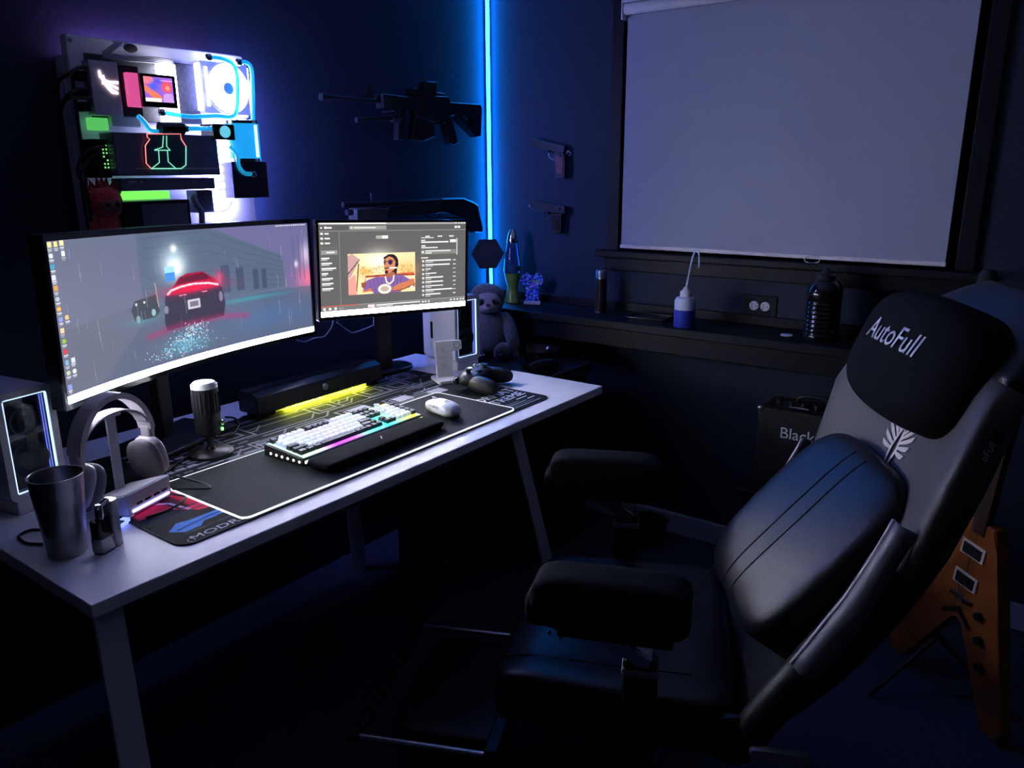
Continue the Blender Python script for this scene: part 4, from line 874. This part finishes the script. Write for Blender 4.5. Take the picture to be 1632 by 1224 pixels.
# plush sloth
sl = thing('plush_sloth', 'grey plush sloth with pale face and dark eye patches sitting on the cabinet', 'plush toy', (2.36, 1.86, .7005), R(-48))
m_sf = mat('grey_brown_fur', (.10, .10, .09), .95, noise=.4, bump=.8, scale=120, sheen=.4); m_sface = mat('pale_plush', (.34, .29, .28), .95, noise=.15, bump=.4, scale=150); m_spat = mat('dark_plush', (.05, .04, .04), .95, noise=.2, bump=.4, scale=150)
cushion('body', (0, 0, .095), (.085, .065, .095), m_sf, sl, e1=.9, e2=1, nu=32, nv=20)
sh = cushion('head', (0, -.02, .225), (.068, .058, .058), m_sf, sl, e1=.9, e2=1, nu=32, nv=20)
cushion('face', (0, -.046, -.008), (.050, .018, .040), m_sface, sh, e1=1, e2=1, nu=24, nv=14)
for s in (-1, 1):
    cushion('eye_patch', (s*.028, -.060, -.004), (.017, .006, .012), m_spat, sh, rot=(0, R(s*24), 0), e1=1, e2=1, nu=16, nv=10); cushion('eye', (s*.023, -.066, -.002), (.005, .004, .005), m_blackg, sh, e1=1, e2=1, nu=10, nv=8)
    ar = cushion('arm', (s*.088, -.045, .095), (.026, .028, .085), m_sf, sl, rot=(R(-25), R(s*-14), 0), e1=.9, e2=1, nu=18, nv=14)
    for k in (-1, 0, 1): lathe('claw', [(.004, 0), (.003, .012), (.0005, .022)], m_sface, ar, (k*.010, -.006, -.078), (R(180), 0, 0), n=8)
    lg = cushion('leg', (s*.055, -.07, .03), (.032, .065, .030), m_sf, sl, rot=(0, 0, R(-s*20)), e1=.9, e2=1, nu=18, nv=14)
    for k in (-1, 0, 1): lathe('claw', [(.004, 0), (.003, .012), (.0005, .022)], m_sface, lg, (k*.011, -.058, .0), (R(90), 0, 0), n=8)
cushion('nose', (0, -.066, -.016), (.010, .006, .007), m_spat, sh, e1=1, e2=1, nu=12, nv=8)
cushion('muzzle', (0, -.060, -.022), (.022, .010, .014), m_sface, sh, e1=1, e2=1, nu=16, nv=10)

# hexagonal panel in the corner
hx = thing('hexagon_panel', 'glossy black hexagonal panel on a stem in the corner before the blue strip', 'panel', (2.555, 2.005, .8705), R(-38))
prism('plate', [(.068*math.cos(R(60*i)), .198+.068*math.sin(R(60*i))) for i in range(6)], -.009, .009, mat('dark_mirror', (.06, .065, .075), .2, .4, noise=.1), hx, bev=.002)
rod('stem', (0, 0, .006), (0, 0, .142), .007, m_black, hx); lathe('foot', [(.034, 0), (.034, .006), (.008, .010)], m_black, hx, n=28)
# lava lamp
lv = thing('lava_lamp', 'rocket shaped lava lamp with green base and silver cap in the corner', 'lamp', (2.60, 1.912, .8705))
lathe('base', [(.030, 0), (.033, .004), (.024, .045), (.020, .062), (.026, .085), (.034, .118), (.034, .122), (.0, .122)], mat('green_lamp_base', (.16, .26, .04), .3, .2, noise=.15), lv, n=32)
lathe('globe', [(.034, .122), (.036, .135), (.033, .17), (.023, .235), (.021, .245)], mat('blue_liquid_glass', (.03, .10, .22), .06, trans=.5, noise=.05), lv, n=32)
cushion('wax', (0, 0, .140), (.024, .024, .016), mat('green_wax', (.25, .45, .05), .4, noise=.1), lv, e1=1, e2=1, nu=20, nv=12)
lathe('cap', [(.022, .243), (.0225, .25), (.015, .285), (.008, .297), (0, .298)], m_chrome, lv, n=28)
# acrylic shirt
st_ = thing('shirt_stand', 'small flat shirt shaped display with blue floral print on a white foot', 'display stand', (2.605, 1.818, .8705), R(-62))
Sh = Paint(90, 110, (.16, .28, .62))
for k in range(240): Sh.disc(rng.uniform(0, 1), rng.uniform(0, 1), rng.uniform(.02, .06), rng.uniform(.012, .035), ((.03, .05, .2), (.35, .5, .85), (.5, .62, .9), (.05, .08, .28), (.4, .42, .25), (.45, .3, .45))[rng.choice(6, p=[.3, .25, .15, .22, .05, .03])], .95)
Sh.blob(.72, .32, .2, .05, (.6, .6, .2), .7); Sh.blob(.55, .45, .1, .06, (.7, .35, .5), .7); Sh.blob(.4, .58, .1, .05, (.4, .5, .3), .6)
so = [(-.026, .014), (.026, .014), (.026, .085), (.036, .078), (.047, .098), (.036, .122), (.018, .130), (.008, .118), (-.008, .118), (-.018, .130), (-.036, .122), (-.047, .098), (-.036, .078), (-.026, .085)]
sp_ = prism('shirt', so, -.002, .002, m_gplast, st_)
si = canvas('print', np.clip(Sh.lin()*2.0, 0, .95), lambda u, v: (-.048+u*.096, np.full_like(u, -.0023), .131-v*.118), attr_mat('shirt_print', rough=.25, spec=.5), sp_)
bm = bmesh.new(); bm.from_mesh(si.data)
def inpoly(x, y, P_):
    c = False
    for i in range(len(P_)):
        (xa, ya), (xb, yb) = P_[i], P_[i-1]
        if (ya > y) != (yb > y) and x < (xb-xa)*(y-ya)/(yb-ya)+xa: c = not c
    return c
bmesh.ops.delete(bm, geom=[f for f in bm.faces if not inpoly(f.calc_center_median().x, f.calc_center_median().z, so)], context='FACES'); bm.to_mesh(si.data); bm.free()
box('foot', (0, 0, .007), (.066, .022, .0135), m_wplast, st_, bev=.002)
# flask tube, flat tray, squeeze bottle, ribbed bottle, disc, thermos
ft = thing('flask_tube', 'slim dark cylindrical flask with shiny rim on the ledge', 'flask', (2.595, 1.492, .8705))
lathe('body', [(.020, 0), (.021, .004), (.021, .13)], mat('brown_black_metal', (.05, .035, .035), .28, .6, noise=.1), ft, n=28); lathe('cap', [(.021, .131), (.021, .158), (.018, .163), (0, .163)], m_steel, ft, n=28); lathe('foot_ring', [(.0215, .002), (.0215, .008)], m_steel, ft, n=28)
tr = thing('flat_tray', 'thin black tray lying on the ledge between the flask and squeeze bottle', 'tray', (2.585, 1.28, .8705), R(4))
prism('plate', rrect(-.05, -.075, .05, .075, .012), 0, .005, m_blackg, tr, axis='z'); tube('rim', [(x, y, .008) for x, y in rrect(-.05, -.075, .05, .075, .012)], .004, m_blackg, tr, n=6, curve=False, closed=True)
sq = thing('squeeze_bottle', 'clear squeeze bottle half full of blue liquid with a bent tube on the ledge', 'bottle', (2.515, 1.113, .8705))
m_sq = mat('frosted_bottle', (.50, .56, .72), .35, noise=.05); m_liq = mat('blue_liquid', (.03, .05, .42), .3, noise=.1)
lathe('liquid_part', [(.033, 0), (.036, .004), (.036, .062)], m_liq, sq, n=32); lathe('upper_wall', [(.036, .062), (.036, .092), (.030, .102), (.018, .106)], m_sq, sq, n=32)
lathe('cap', [(.019, .104), (.019, .122), (.012, .128), (.006, .138)], m_wplast, sq, n=24)
tube('spout_tube', [(0, 0, .13), (.0, -.008, .18), (.0, -.018, .235), (.002, -.026, .262), (.004, -.036, .258), (.006, -.040, .235), (.006, -.040, .205)], .0035, m_sq, sq, n=8)
rbt = thing('ribbed_bottle', 'large black ribbed bottle on the ledge right of the outlet', 'bottle', (2.565, .668, .8705))
pr = [(.050, 0), (.054, .005)]
for k in range(8): pr += [(.054, .02+k*.014), (.051, .024+k*.014), (.051, .028+k*.014), (.054, .032+k*.014)]
lathe('body', pr+[(.054, .155), (.046, .180), (.028, .192)], m_blackg, rbt, n=36); lathe('cap', [(.028, .190), (.028, .206), (.016, .212), (.008, .228), (0, .229)], m_blackm, rbt, n=28)
ds = thing('white_disc', 'small flat white disc lying on the ledge beside the ribbed bottle', 'disc', (2.565, .775, .8705))
lathe('plate', [(.018, 0), (.019, .002), (.018, .004)], m_wplast, ds, n=28)
lathe('inner_ring', [(.012, .0035), (.012, .0046)], m_wplast, ds, n=24)
th = thing('thermos', 'tall dark thermos with a silver ring and tapered black cap on the ledge', 'thermos', (2.575, .235, .8705))
lathe('body', [(.034, 0), (.036, .004), (.036, .165), (.030, .18)], m_gplast, th, n=32); lathe('ring', [(.0305, .18), (.0305, .188)], m_chrome, th, n=32); lathe('cap', [(.029, .188), (.024, .235), (.016, .25), (0, .251)], m_blackm, th, n=32)

# ================================================================== FLOOR THINGS
rb = thing('red_storage_box', 'dark red upright box standing on the floor beneath the desk', 'box', (1.975, 1.80, 0), R(6))
m_red = mat('dark_red_card', (.22, .035, .02), .7, noise=.1, scale=20)
box('body', (0, 0, .18), (.22, .20, .36), m_red, rb, bev=.004); box('lid', (0, 0, .385), (.23, .21, .05), m_red, rb, bev=.004)
dr_ = thing('dark_drum', 'small dark round tub on the carpet beside the baseboard', 'tub', (2.555, 1.245, 0))
lathe('wall', [(.07, 0), (.074, .004), (.078, .09), (.08, .092), (.075, .092), (.07, .006), (0, .006)], m_blackm, dr_, n=32); tube('handle', [(-.06, -.05, .088), (-.03, -.08, .10), (.03, -.08, .10), (.06, -.05, .088)], .004, m_black, dr_, n=6)
so_ = thing('amp_stool', 'black low stool beneath the guitar amplifier', 'stool', (2.545, .66, 0))
box('seat', (0, 0, .35), (.24, .40, .03), m_black, so_, bev=.006)
for sx in (-1, 1):
    for sy in (-1, 1): rod('leg', (sx*.10, sy*.17, .335), (sx*.112, sy*.185, 0), .012, m_black, so_, n=10)
am = thing('guitar_amplifier', 'small black guitar amplifier with white lettering behind the gaming chair', 'amplifier', (2.54, .645, .3655))
box('cabinet', (.012, 0, .14), (.16, .345, .28), m_blackm, am, bev=.008); gr = box('speaker_grille', (-.071, 0, .12), (.006, .315, .215), mat('woven_grille', (.018, .018, .02), .8, noise=.3, bump=.5, scale=500), am, bev=.002)
text('lettering', 'Blackstar', .052, m_print, am, Matrix.Translation((-.0755, .0, .205)) @ Matrix.Rotation(R(-90), 4, 'Z') @ Matrix.Rotation(R(90), 4, 'X'), ext=.0006)
box('control_panel', (-.02, 0, .284), (.08, .30, .008), m_blackg, am, bev=.002)
for k in range(6): lathe('knob', [(.010, 0), (.009, .012)], m_black, am, (-.02, .12-k*.04, .288), n=14)
boxes('panel_print', [((-.045, .05, .2885), (.004, .06, .0006))], m_print, am)
tube('handle', [(.04, .08, .278), (.04, .06, .305), (.04, -.06, .305), (.04, -.08, .278)], .007, m_black, am, n=8)
for sy in (-1, 1): box('corner', (-.062, sy*.166, .272), (.02, .02, .02), m_steel, am, bev=.006)
# V-shaped guitar on a stand
GS = .86
gt = thing('electric_guitar', 'V-shaped sunburst electric guitar leaning behind the gaming chair', 'guitar', (2.17, .139, .26))
gx = Vector((-.637, -.766, -.084)).normalized(); gz = Vector((-.042, -.074, .996)); gz = (gz-gx*gz.dot(gx)).normalized(); gy = gz.cross(gx)
gm = Matrix((gx, gy, gz)).transposed().to_4x4(); gm.translation = gt.location; gt.matrix_world = gm
# the front of the guitar looks along local -y or +y, whichever faces the desk
fs = 1 if gy.dot(Vector((-1, 0, 0))) > 0 else -1
def gq(p): return [(a*GS, b*GS) for a, b in p]
m_burst = mat('sunburst_wood', (.26, .075, .016), .3, noise=.45, scale=9, coat=.4)
vout = [(-.05, .33), (.05, .33), (.075, .27), (.235, -.235), (.222, -.268), (.185, -.275), (.16, -.262), (.022, .0), (0, .012), (-.022, 0), (-.16, -.262), (-.185, -.275), (-.222, -.268), (-.235, -.235), (-.075, .27)]
prism('body', gq(vout), -.019, .019, m_burst, gt, bev=.004)
cream = mat('cream_plastic', (.62, .55, .45), .5, noise=.05); yf = fs*.0195
for z in (.235, .135):
    rg_ = box('pickup_ring', (0, yf, z*GS), (.085*GS, .006, .046*GS), cream, gt, bev=.001); box('pickup', (0, fs*.003, 0), (.066*GS, .006, .034*GS), m_black, rg_, bev=.001)
box('bridge', (0, yf+fs*.003, .075*GS), (.08*GS, .008, .014*GS), m_black, gt, bev=.002)
prism('tailpiece', gq([(-.055, .005), (0, .045), (.055, .005), (.05, -.005), (0, .03), (-.05, -.005)]), yf, yf+fs*.004, m_black, gt)
for x, z in ((.075, .06), (.095, -.01), (.118, -.085)): lathe('knob', [(.011, 0), (.010, .012)], m_black, gt, (x*GS, yf, z*GS), (R(-90*fs), 0, 0), n=16)
box('neck', (0, fs*.012, .57*GS), (.046*GS, .022, .56*GS), mat('dark_neck_wood', (.05, .025, .015), .4, noise=.2), gt, bev=.004)
hd2 = prism('headstock', gq([(-.03, .84), (.03, .84), (.05, .90), (0, .99), (-.05, .90)]), -.004, .012, m_black, gt, bev=.002)
for s in (-1, 1):
    for k in range(3): rod('tuner', (s*.03*GS, .004, (.865+k*.03)*GS), (s*.065*GS, .004, (.868+k*.03)*GS), .004, m_chrome, hd2, n=8)
for k in range(6): rod('string', ((-.016+k*.0064)*GS, yf+fs*.010, .03*GS), ((-.013+k*.0052)*GS, yf+fs*.010, .86*GS), .0006, m_steel, gt, n=4)
lathe('strap_button', [(.006, 0), (.004, .006), (.006, .012)], m_chrome, gt, (.208*GS, 0, -.275*GS), (R(180), 0, 0), n=12)
gs_ = thing('guitar_stand', 'black tubular stand holding the V-shaped guitar off the carpet', 'stand', (2.20, .17, 0))
for a in (20, 140, 260): rod('foot', (0.02, 0.02, .16), (.02+.2*math.cos(R(a)), .02+.2*math.sin(R(a)), .008), .008, m_black, gs_, n=8)
rod('upright', (.03, .03, .15), (.06, .05, .62), .010, m_black, gs_, n=10); bar('yoke', (.03, -.06, .60), (.085, .12, .60), .014, .014, m_black, gs_)

# ================================================================== GAMING CHAIR
ch = thing('gaming_chair', 'large black reclined gaming chair with lumbar pad, head pillow and padded armrests', 'chair', (1.34, .757, 0), R(24))
m_trimw = mat('silver_side_trim', (.15, .14, .16), .45, noise=.06, bump=.1, scale=300)
m_trimhl = mat('pale_trim_highlight', (.55, .50, .50), .5, noise=.05)
# five-star base
lathe('base_hub', [(.05, .07), (.055, .08), (.05, .13), (.03, .15)], m_black, ch, n=24)
for k in range(5):
    a = R(36+72*k); c, s = math.cos(a), math.sin(a)
    lg = bar('base_leg', (.03*c, .03*s-.03, .105), (.31*c, .31*s-.03, .075), .045, .028, m_black, ch, bev=.006)
    wl = lathe('caster', [(.028, -.02), (.03, -.016), (.03, .016), (.028, .02)], m_blackg, ch, (.31*c, .31*s-.03, .0305), (R(90), 0, a+R(90)), n=20)
for o in [o for o in ch.children if o.name.startswith('base_hub')]: o.location.y = -.03
rod('gas_lift', (0, -.03, .14), (0, -.03, .32), .026, m_blackg, ch)
box('tilt_plate', (0, -.03, .325), (.24, .28, .03), m_black, ch, bev=.006)
# seat
def seatwarp(p):
    x, y, z = p; t = abs(x)/.27
    zz = z+(.022*max(0, t-.62)/.38 if z > 0 else 0) - (.025*max(0, (y-.12)/.12)**2 if y > .12 else 0)
    return (x*(1-.10*max(0, (y-.05)/.2)), y, zz)
cushion('seat', (0, -.045, .400), (.27, .235, .058), m_leather, ch, e1=.32, e2=.22, nu=64, nv=28, warp=seatwarp)
for s in (-1, 1): tube('seat_seam', [(s*.175, -.20, .4595), (s*.178, -.05, .4600), (s*.175, .10, .4585), (s*.168, .165, .447), (s*.162, .187, .42)], .0022, m_blackm, ch, n=5)
# backrest: a loft up the reclined spine
SP = [(-.255, .375), (-.325, .46), (-.40, .56), (-.47, .68), (-.525, .80), (-.572, .92), (-.615, 1.03), (-.655, 1.11), (-.69, 1.165), (-.712, 1.195)]
HWD = [.20, .235, .255, .275, .305, .318, .29, .235, .175, .10]; THK = [.035, .045, .05, .05, .05, .048, .045, .042, .036, .022]; BOW = [.015, .035, .045, .05, .065, .080, .07, .03, .01, .0]
def interp(L, t):
    i = min(int(t), len(L)-2); k = t-i; return L[i]*(1-k)+L[i+1]*k
fine = catmull([(0, a, b) for a, b in SP], 5); NF = len(fine)
BR = Matrix.Translation((0, -.46, 0)) @ Matrix.Rotation(R(5.5), 4, 'Z') @ Matrix.Translation((0, .46, 0))   # the back is swivelled a little towards the desk end
BRP = Matrix.Translation((0, -.46, 0)) @ Matrix.Rotation(R(10), 4, 'Z') @ Matrix.Translation((0, .46, 0))
def nrm(i):
    d = fine[min(i+1, NF-1)]-fine[max(i-1, 0)]; return Vector((0, d.z, -d.y)).normalized()
def bp(i, lat, off): # point on the backrest: station index, lateral position, height above the front face
    t = i/(NF-1)*(len(SP)-1); i0 = max(0, min(int(round(i)), NF-1)); hw = interp(HWD, t); n_ = nrm(i0)
    base = fine[i0]; return BR @ (Vector((lat, 0, 0))+base+n_*(off+interp(BOW, t)*min(1, (abs(lat)/hw))**2.2))
def loft(name, i0, i1, m, nseg=40, back=0.):
    v = []; f = []
    for i in range(i0, i1+1):
        t = i/(NF-1)*(len(SP)-1); hw, th = interp(HWD, t), interp(THK, t)
        for j in range(nseg):
            a = 2*math.pi*j/nseg; lat = hw*sgp(math.cos(a), .55); n2 = th*(sgp(math.sin(a), .6)-1)-back
            v.append(bp(i, lat, n2))
    for i in range(i1-i0):
        for j in range(nseg): k = (j+1) % nseg; f.append((i*nseg+j, i*nseg+k, (i+1)*nseg+k, (i+1)*nseg+j))
    f.append(tuple(range(nseg))[::-1]); f.append(tuple((i1-i0)*nseg+j for j in range(nseg)))
    bm = bmesh.new(); vs = [bm.verts.new(p) for p in v]
    for q in f: bm.faces.new([vs[i] for i in q])
    return frombm(name, bm, m, ch, smooth=True)
iA = int(NF*.33); iB = int(NF*.70)
loft('lower_back', 0, iA, m_leather); loft('upper_back', iA, iB, m_leather_g); loft('head_section', iB, NF-1, m_leather)
# side bolsters with silver trim
for s in (-1, 1):
    pts = [bp(i, s*.255, -.012) for i in range(2, int(NF*.44), 2)]
    tube('side_bolster', pts, [.034]*len(pts), m_leather, ch, n=14, k=3, flat=.8)
    tr_ = []; rows_ = []
    for i in range(int(NF*.20), int(NF*(.49 if s < 0 else .45))):
        n_ = nrm(i); a = bp(i, s*.266, .020); b = bp(i, s*.292, -.020); rows_.append((a, (a+b)/2+Vector((s*.006, 0, 0))+n_*.006, b))
    v = [p for r_ in rows_ for p in r_]; f = []
    for i in range(len(rows_)-1):
        for j in range(2): f.append((i*3+j, i*3+j+1, i*3+4+j, i*3+3+j))
    o = pydata('side_trim', v, f, m_trimw, ch, smooth=True); md = o.modifiers.new('thick', 'SOLIDIFY'); md.thickness = .006; md.offset = 0
    tube('trim_highlight', [r_[0] for r_ in rows_[::2]], .0045, m_trimhl, ch, n=6, k=3)  # pale tube stands in for the highlight along the trim
    if s > 0: continue
    sp2 = [bp(i, s*.284, -.045) for i in range(int(NF*.47), int(NF*.66))]
    tube('side_strap', sp2, .020, m_velour, ch, n=10, k=2, flat=.6)
# lumbar pad
LR = R(36); LC = Vector((0, -.425, .685)); LM = Matrix.Translation(LC) @ Matrix.Rotation(LR, 4, 'X')
LH = (.212, .070, .205)
def lw(p): 
    x, y, z = p; return (x*(1-.10*(z/.2)**2), y*(1.0-.25*(z/.2))-.010*(x/.19)**2*0, z)
lum = cushion('lumbar_pad', LC, LH, m_leather, ch, rot=(LR, 0, 0), e1=.40, e2=.32, nu=64, nv=36, warp=lw)
lum.matrix_local = BRP @ lum.matrix_basis
for xo in (-.028, .028):
    L = []
    for k in range(15):
        zz = -.185+k*.37/14; b = math.asin(max(-1, min(1, math.copysign(abs(zz/LH[2])**(1/.40), zz)))); cb_ = abs(math.cos(b))**.40
        L.append(lw((xo, LH[1]*cb_*.9995+.0002, zz)))
    tube('seam', L, .0018, m_blackm, lum, n=5, k=2)
# emblem on the upper back
ie = int(NF*.525)
def emb(p):     # flat x/y drawing laid on the back surface (y up the spine)
    k = ie+p[1]/((fine[ie+1]-fine[ie-1]).length/2); k0 = max(0, min(NF-2, int(k))); fr_ = k-k0
    return bp(k0, p[0], .0025)*(1-fr_)+bp(k0+1, p[0], .0025)*fr_
m_emb = mat('pale_embroidery', (.70, .62, .55), .6, noise=.05)
def flatpoly(name, P2, m, parent=ch, th=.0015):
    bm = bmesh.new(); A = [bm.verts.new(emb(p)) for p in P2]; n_ = nrm(ie)*th; B = [bm.verts.new(v.co+n_) for v in A]
    bm.faces.new(A[::-1]); bm.faces.new(B); k = len(A)
    for i in range(k): bm.faces.new((A[i], A[(i+1) % k], B[(i+1) % k], B[i]))
    return frombm(name, bm, m, parent)
for s in (-1, 1):
    for k in range(6):      # feathers fan out from the middle, long at the top and short below
        a = R(68-13*k); L = .082-.0085*k; b0 = Vector((s*(.010+.0012*k), .026-.0095*k)); d = Vector((s*math.cos(a), math.sin(a))); pn = Vector((-d.y*s, d.x*s))
        m1, m2 = b0+d*L*.45, b0+d*L*.8
        flatpoly('emblem_feather', [tuple(b0-pn*.003), tuple(m1-pn*.0062), tuple(m2-pn*.005), tuple(b0+d*L+pn*.004), tuple(m1+pn*.003), tuple(b0+pn*.003)], m_emb)
    flatpoly('emblem_blade', [(0, -.088), (s*.017, -.020), (s*.012, .014), (0, .034), (s*.004, .014), (s*.009, -.016)], m_emb)
# head pillow
PR = R(22); PC_ = Vector((0, -.600, 1.045))
def pw(p): x, y, z = p; return (x, y-.018*(x/.2)**2*(1 if y > 0 else .3), z*(1-.12*(x/.2)**2))
pil = cushion('head_pillow', PC_, (.220, .090, .122), m_velour, ch, rot=(PR, 0, 0), e1=.55, e2=.48, nu=56, nv=32, warp=pw)
pil.matrix_local = BRP @ pil.matrix_basis
PM = Matrix.Rotation(R(180), 4, 'Z') @ Matrix.Rotation(R(90), 4, 'X')
def onpil(p):
    x, z = p.x, p.z; b = math.asin(max(-1, min(1, math.copysign(abs(z/.122)**(1/.55), z)))); y = .090*abs(math.cos(b))**.55
    ca = abs(x/(.220*max(.1, abs(math.cos(b))**.55)))**(1/.48); y *= max(0, 1-ca*ca)**(.24)
    q_ = pw((x, y, z)); return Vector((q_[0], q_[1]+.0012+(p.y)*1., q_[2]))
text('lettering', 'AutoFull', .062, mat('silver_thread', (.72, .70, .70), .5, noise=.05), pil, Matrix.Translation((.0, 0, .022)) @ PM, ext=.0006, shear=.22, sx=.95, warp=onpil)
# maker tag on the side strap
itg = int(NF*.60); td = (fine[itg+1]-fine[itg-1]).normalized(); nd = Vector((-1, 0, 0)); yd = nd.cross(td)
TM = Matrix((td, yd, nd)).transposed().to_4x4(); TM.translation = BR.inverted() @ bp(itg, -.284, -.045)+nd*.0215
text('tag_lettering', 'AutoFull', .016, MATS['silver_thread'], ch, BR @ TM, ext=.0004, shear=.2)
# armrests
for s in (-1, 1):
    yo = .02 if s > 0 else -.05
    p_ = cushion('arm_pad', (s*.298, yo, .672), (.052, .138, .050), m_velour, ch, rot=(0, 0, R(s*1.5)), e1=.45, e2=.3, nu=44, nv=20)
    cushion('pad_front', (0, .122, -.022), (.042, .030, .030), m_velour, p_, e1=.6, e2=.6, nu=20, nv=12)
    box('arm_plate', (0, -.01, -.054), (.075, .20, .016), m_black, p_, bev=.004)
    box('arm_button', (s*.0, .0, -.066), (.03, .028, .010), m_gplast, p_, bev=.002)
    prism('arm_lever', [(.10, .612), (.02, .606), (-.055, .556), (-.072, .556), (-.078, .575), (-.03, .607), (.01, .618), (.10, .620)], s*.298-.022, s*.298+.022, m_chrome, ch, axis='x', bev=.005, loc=(0, yo, 0))
    for (yy, zz) in ((.105, .606), (.085, .600)): cushion('arm_screw', (s*.298-.02, yo+yy, zz), (.004, .004, .004), m_chrome, ch, e1=1, e2=1, nu=10, nv=6)
    box('arm_post', (s*.298, yo-.055, .47), (.042, .062, .20), m_black, ch, bev=.010); box('arm_collar', (s*.298, yo-.055, .545), (.046, .066, .018), m_gplast, ch, bev=.006)
    bar('arm_support', (s*.298, yo-.055, .375), (s*.10, -.03, .332), .06, .014, m_black, ch)
# recliner lever and lower hinge covers
for s in (-1, 1):
    lathe('hinge_cover', [(.05, 0), (.05, .012), (.04, .018)], m_black, ch, (s*.262, -.275, .40), (0, R(90*s), 0), n=28)
prism('recline_lever', rrect(-.40, .395, -.30, .418, .008), -.312, -.298, m_gplast, ch, axis='x')
# pulled-out foot rest
for s in (-1, 1): rod('footrest_rod', (s*.215, .20, .238), (s*.215, .50, .238), .0065, mat('satin_rod', (.9, .9, .92), .32, 1., noise=.03), ch, n=12)
box('footrest_crossbar', (0, .49, .238), (.46, .022, .02), m_black, ch, bev=.004)
cushion('footrest_pad', (0, .30, .225), (.185, .13, .026), m_leather, ch, e1=.4, e2=.25, nu=36, nv=14)
box('footrest_rail', (0, .19, .245), (.46, .03, .03), m_black, ch, bev=.004); box('footrest_bracket', (0, .08, .29), (.05, .24, .012), m_black, ch, rot=(R(-18), 0, 0))
boxes('footrest_tag', [((.06, .4205, .238), (.02, .001, .006))], m_print, ch)
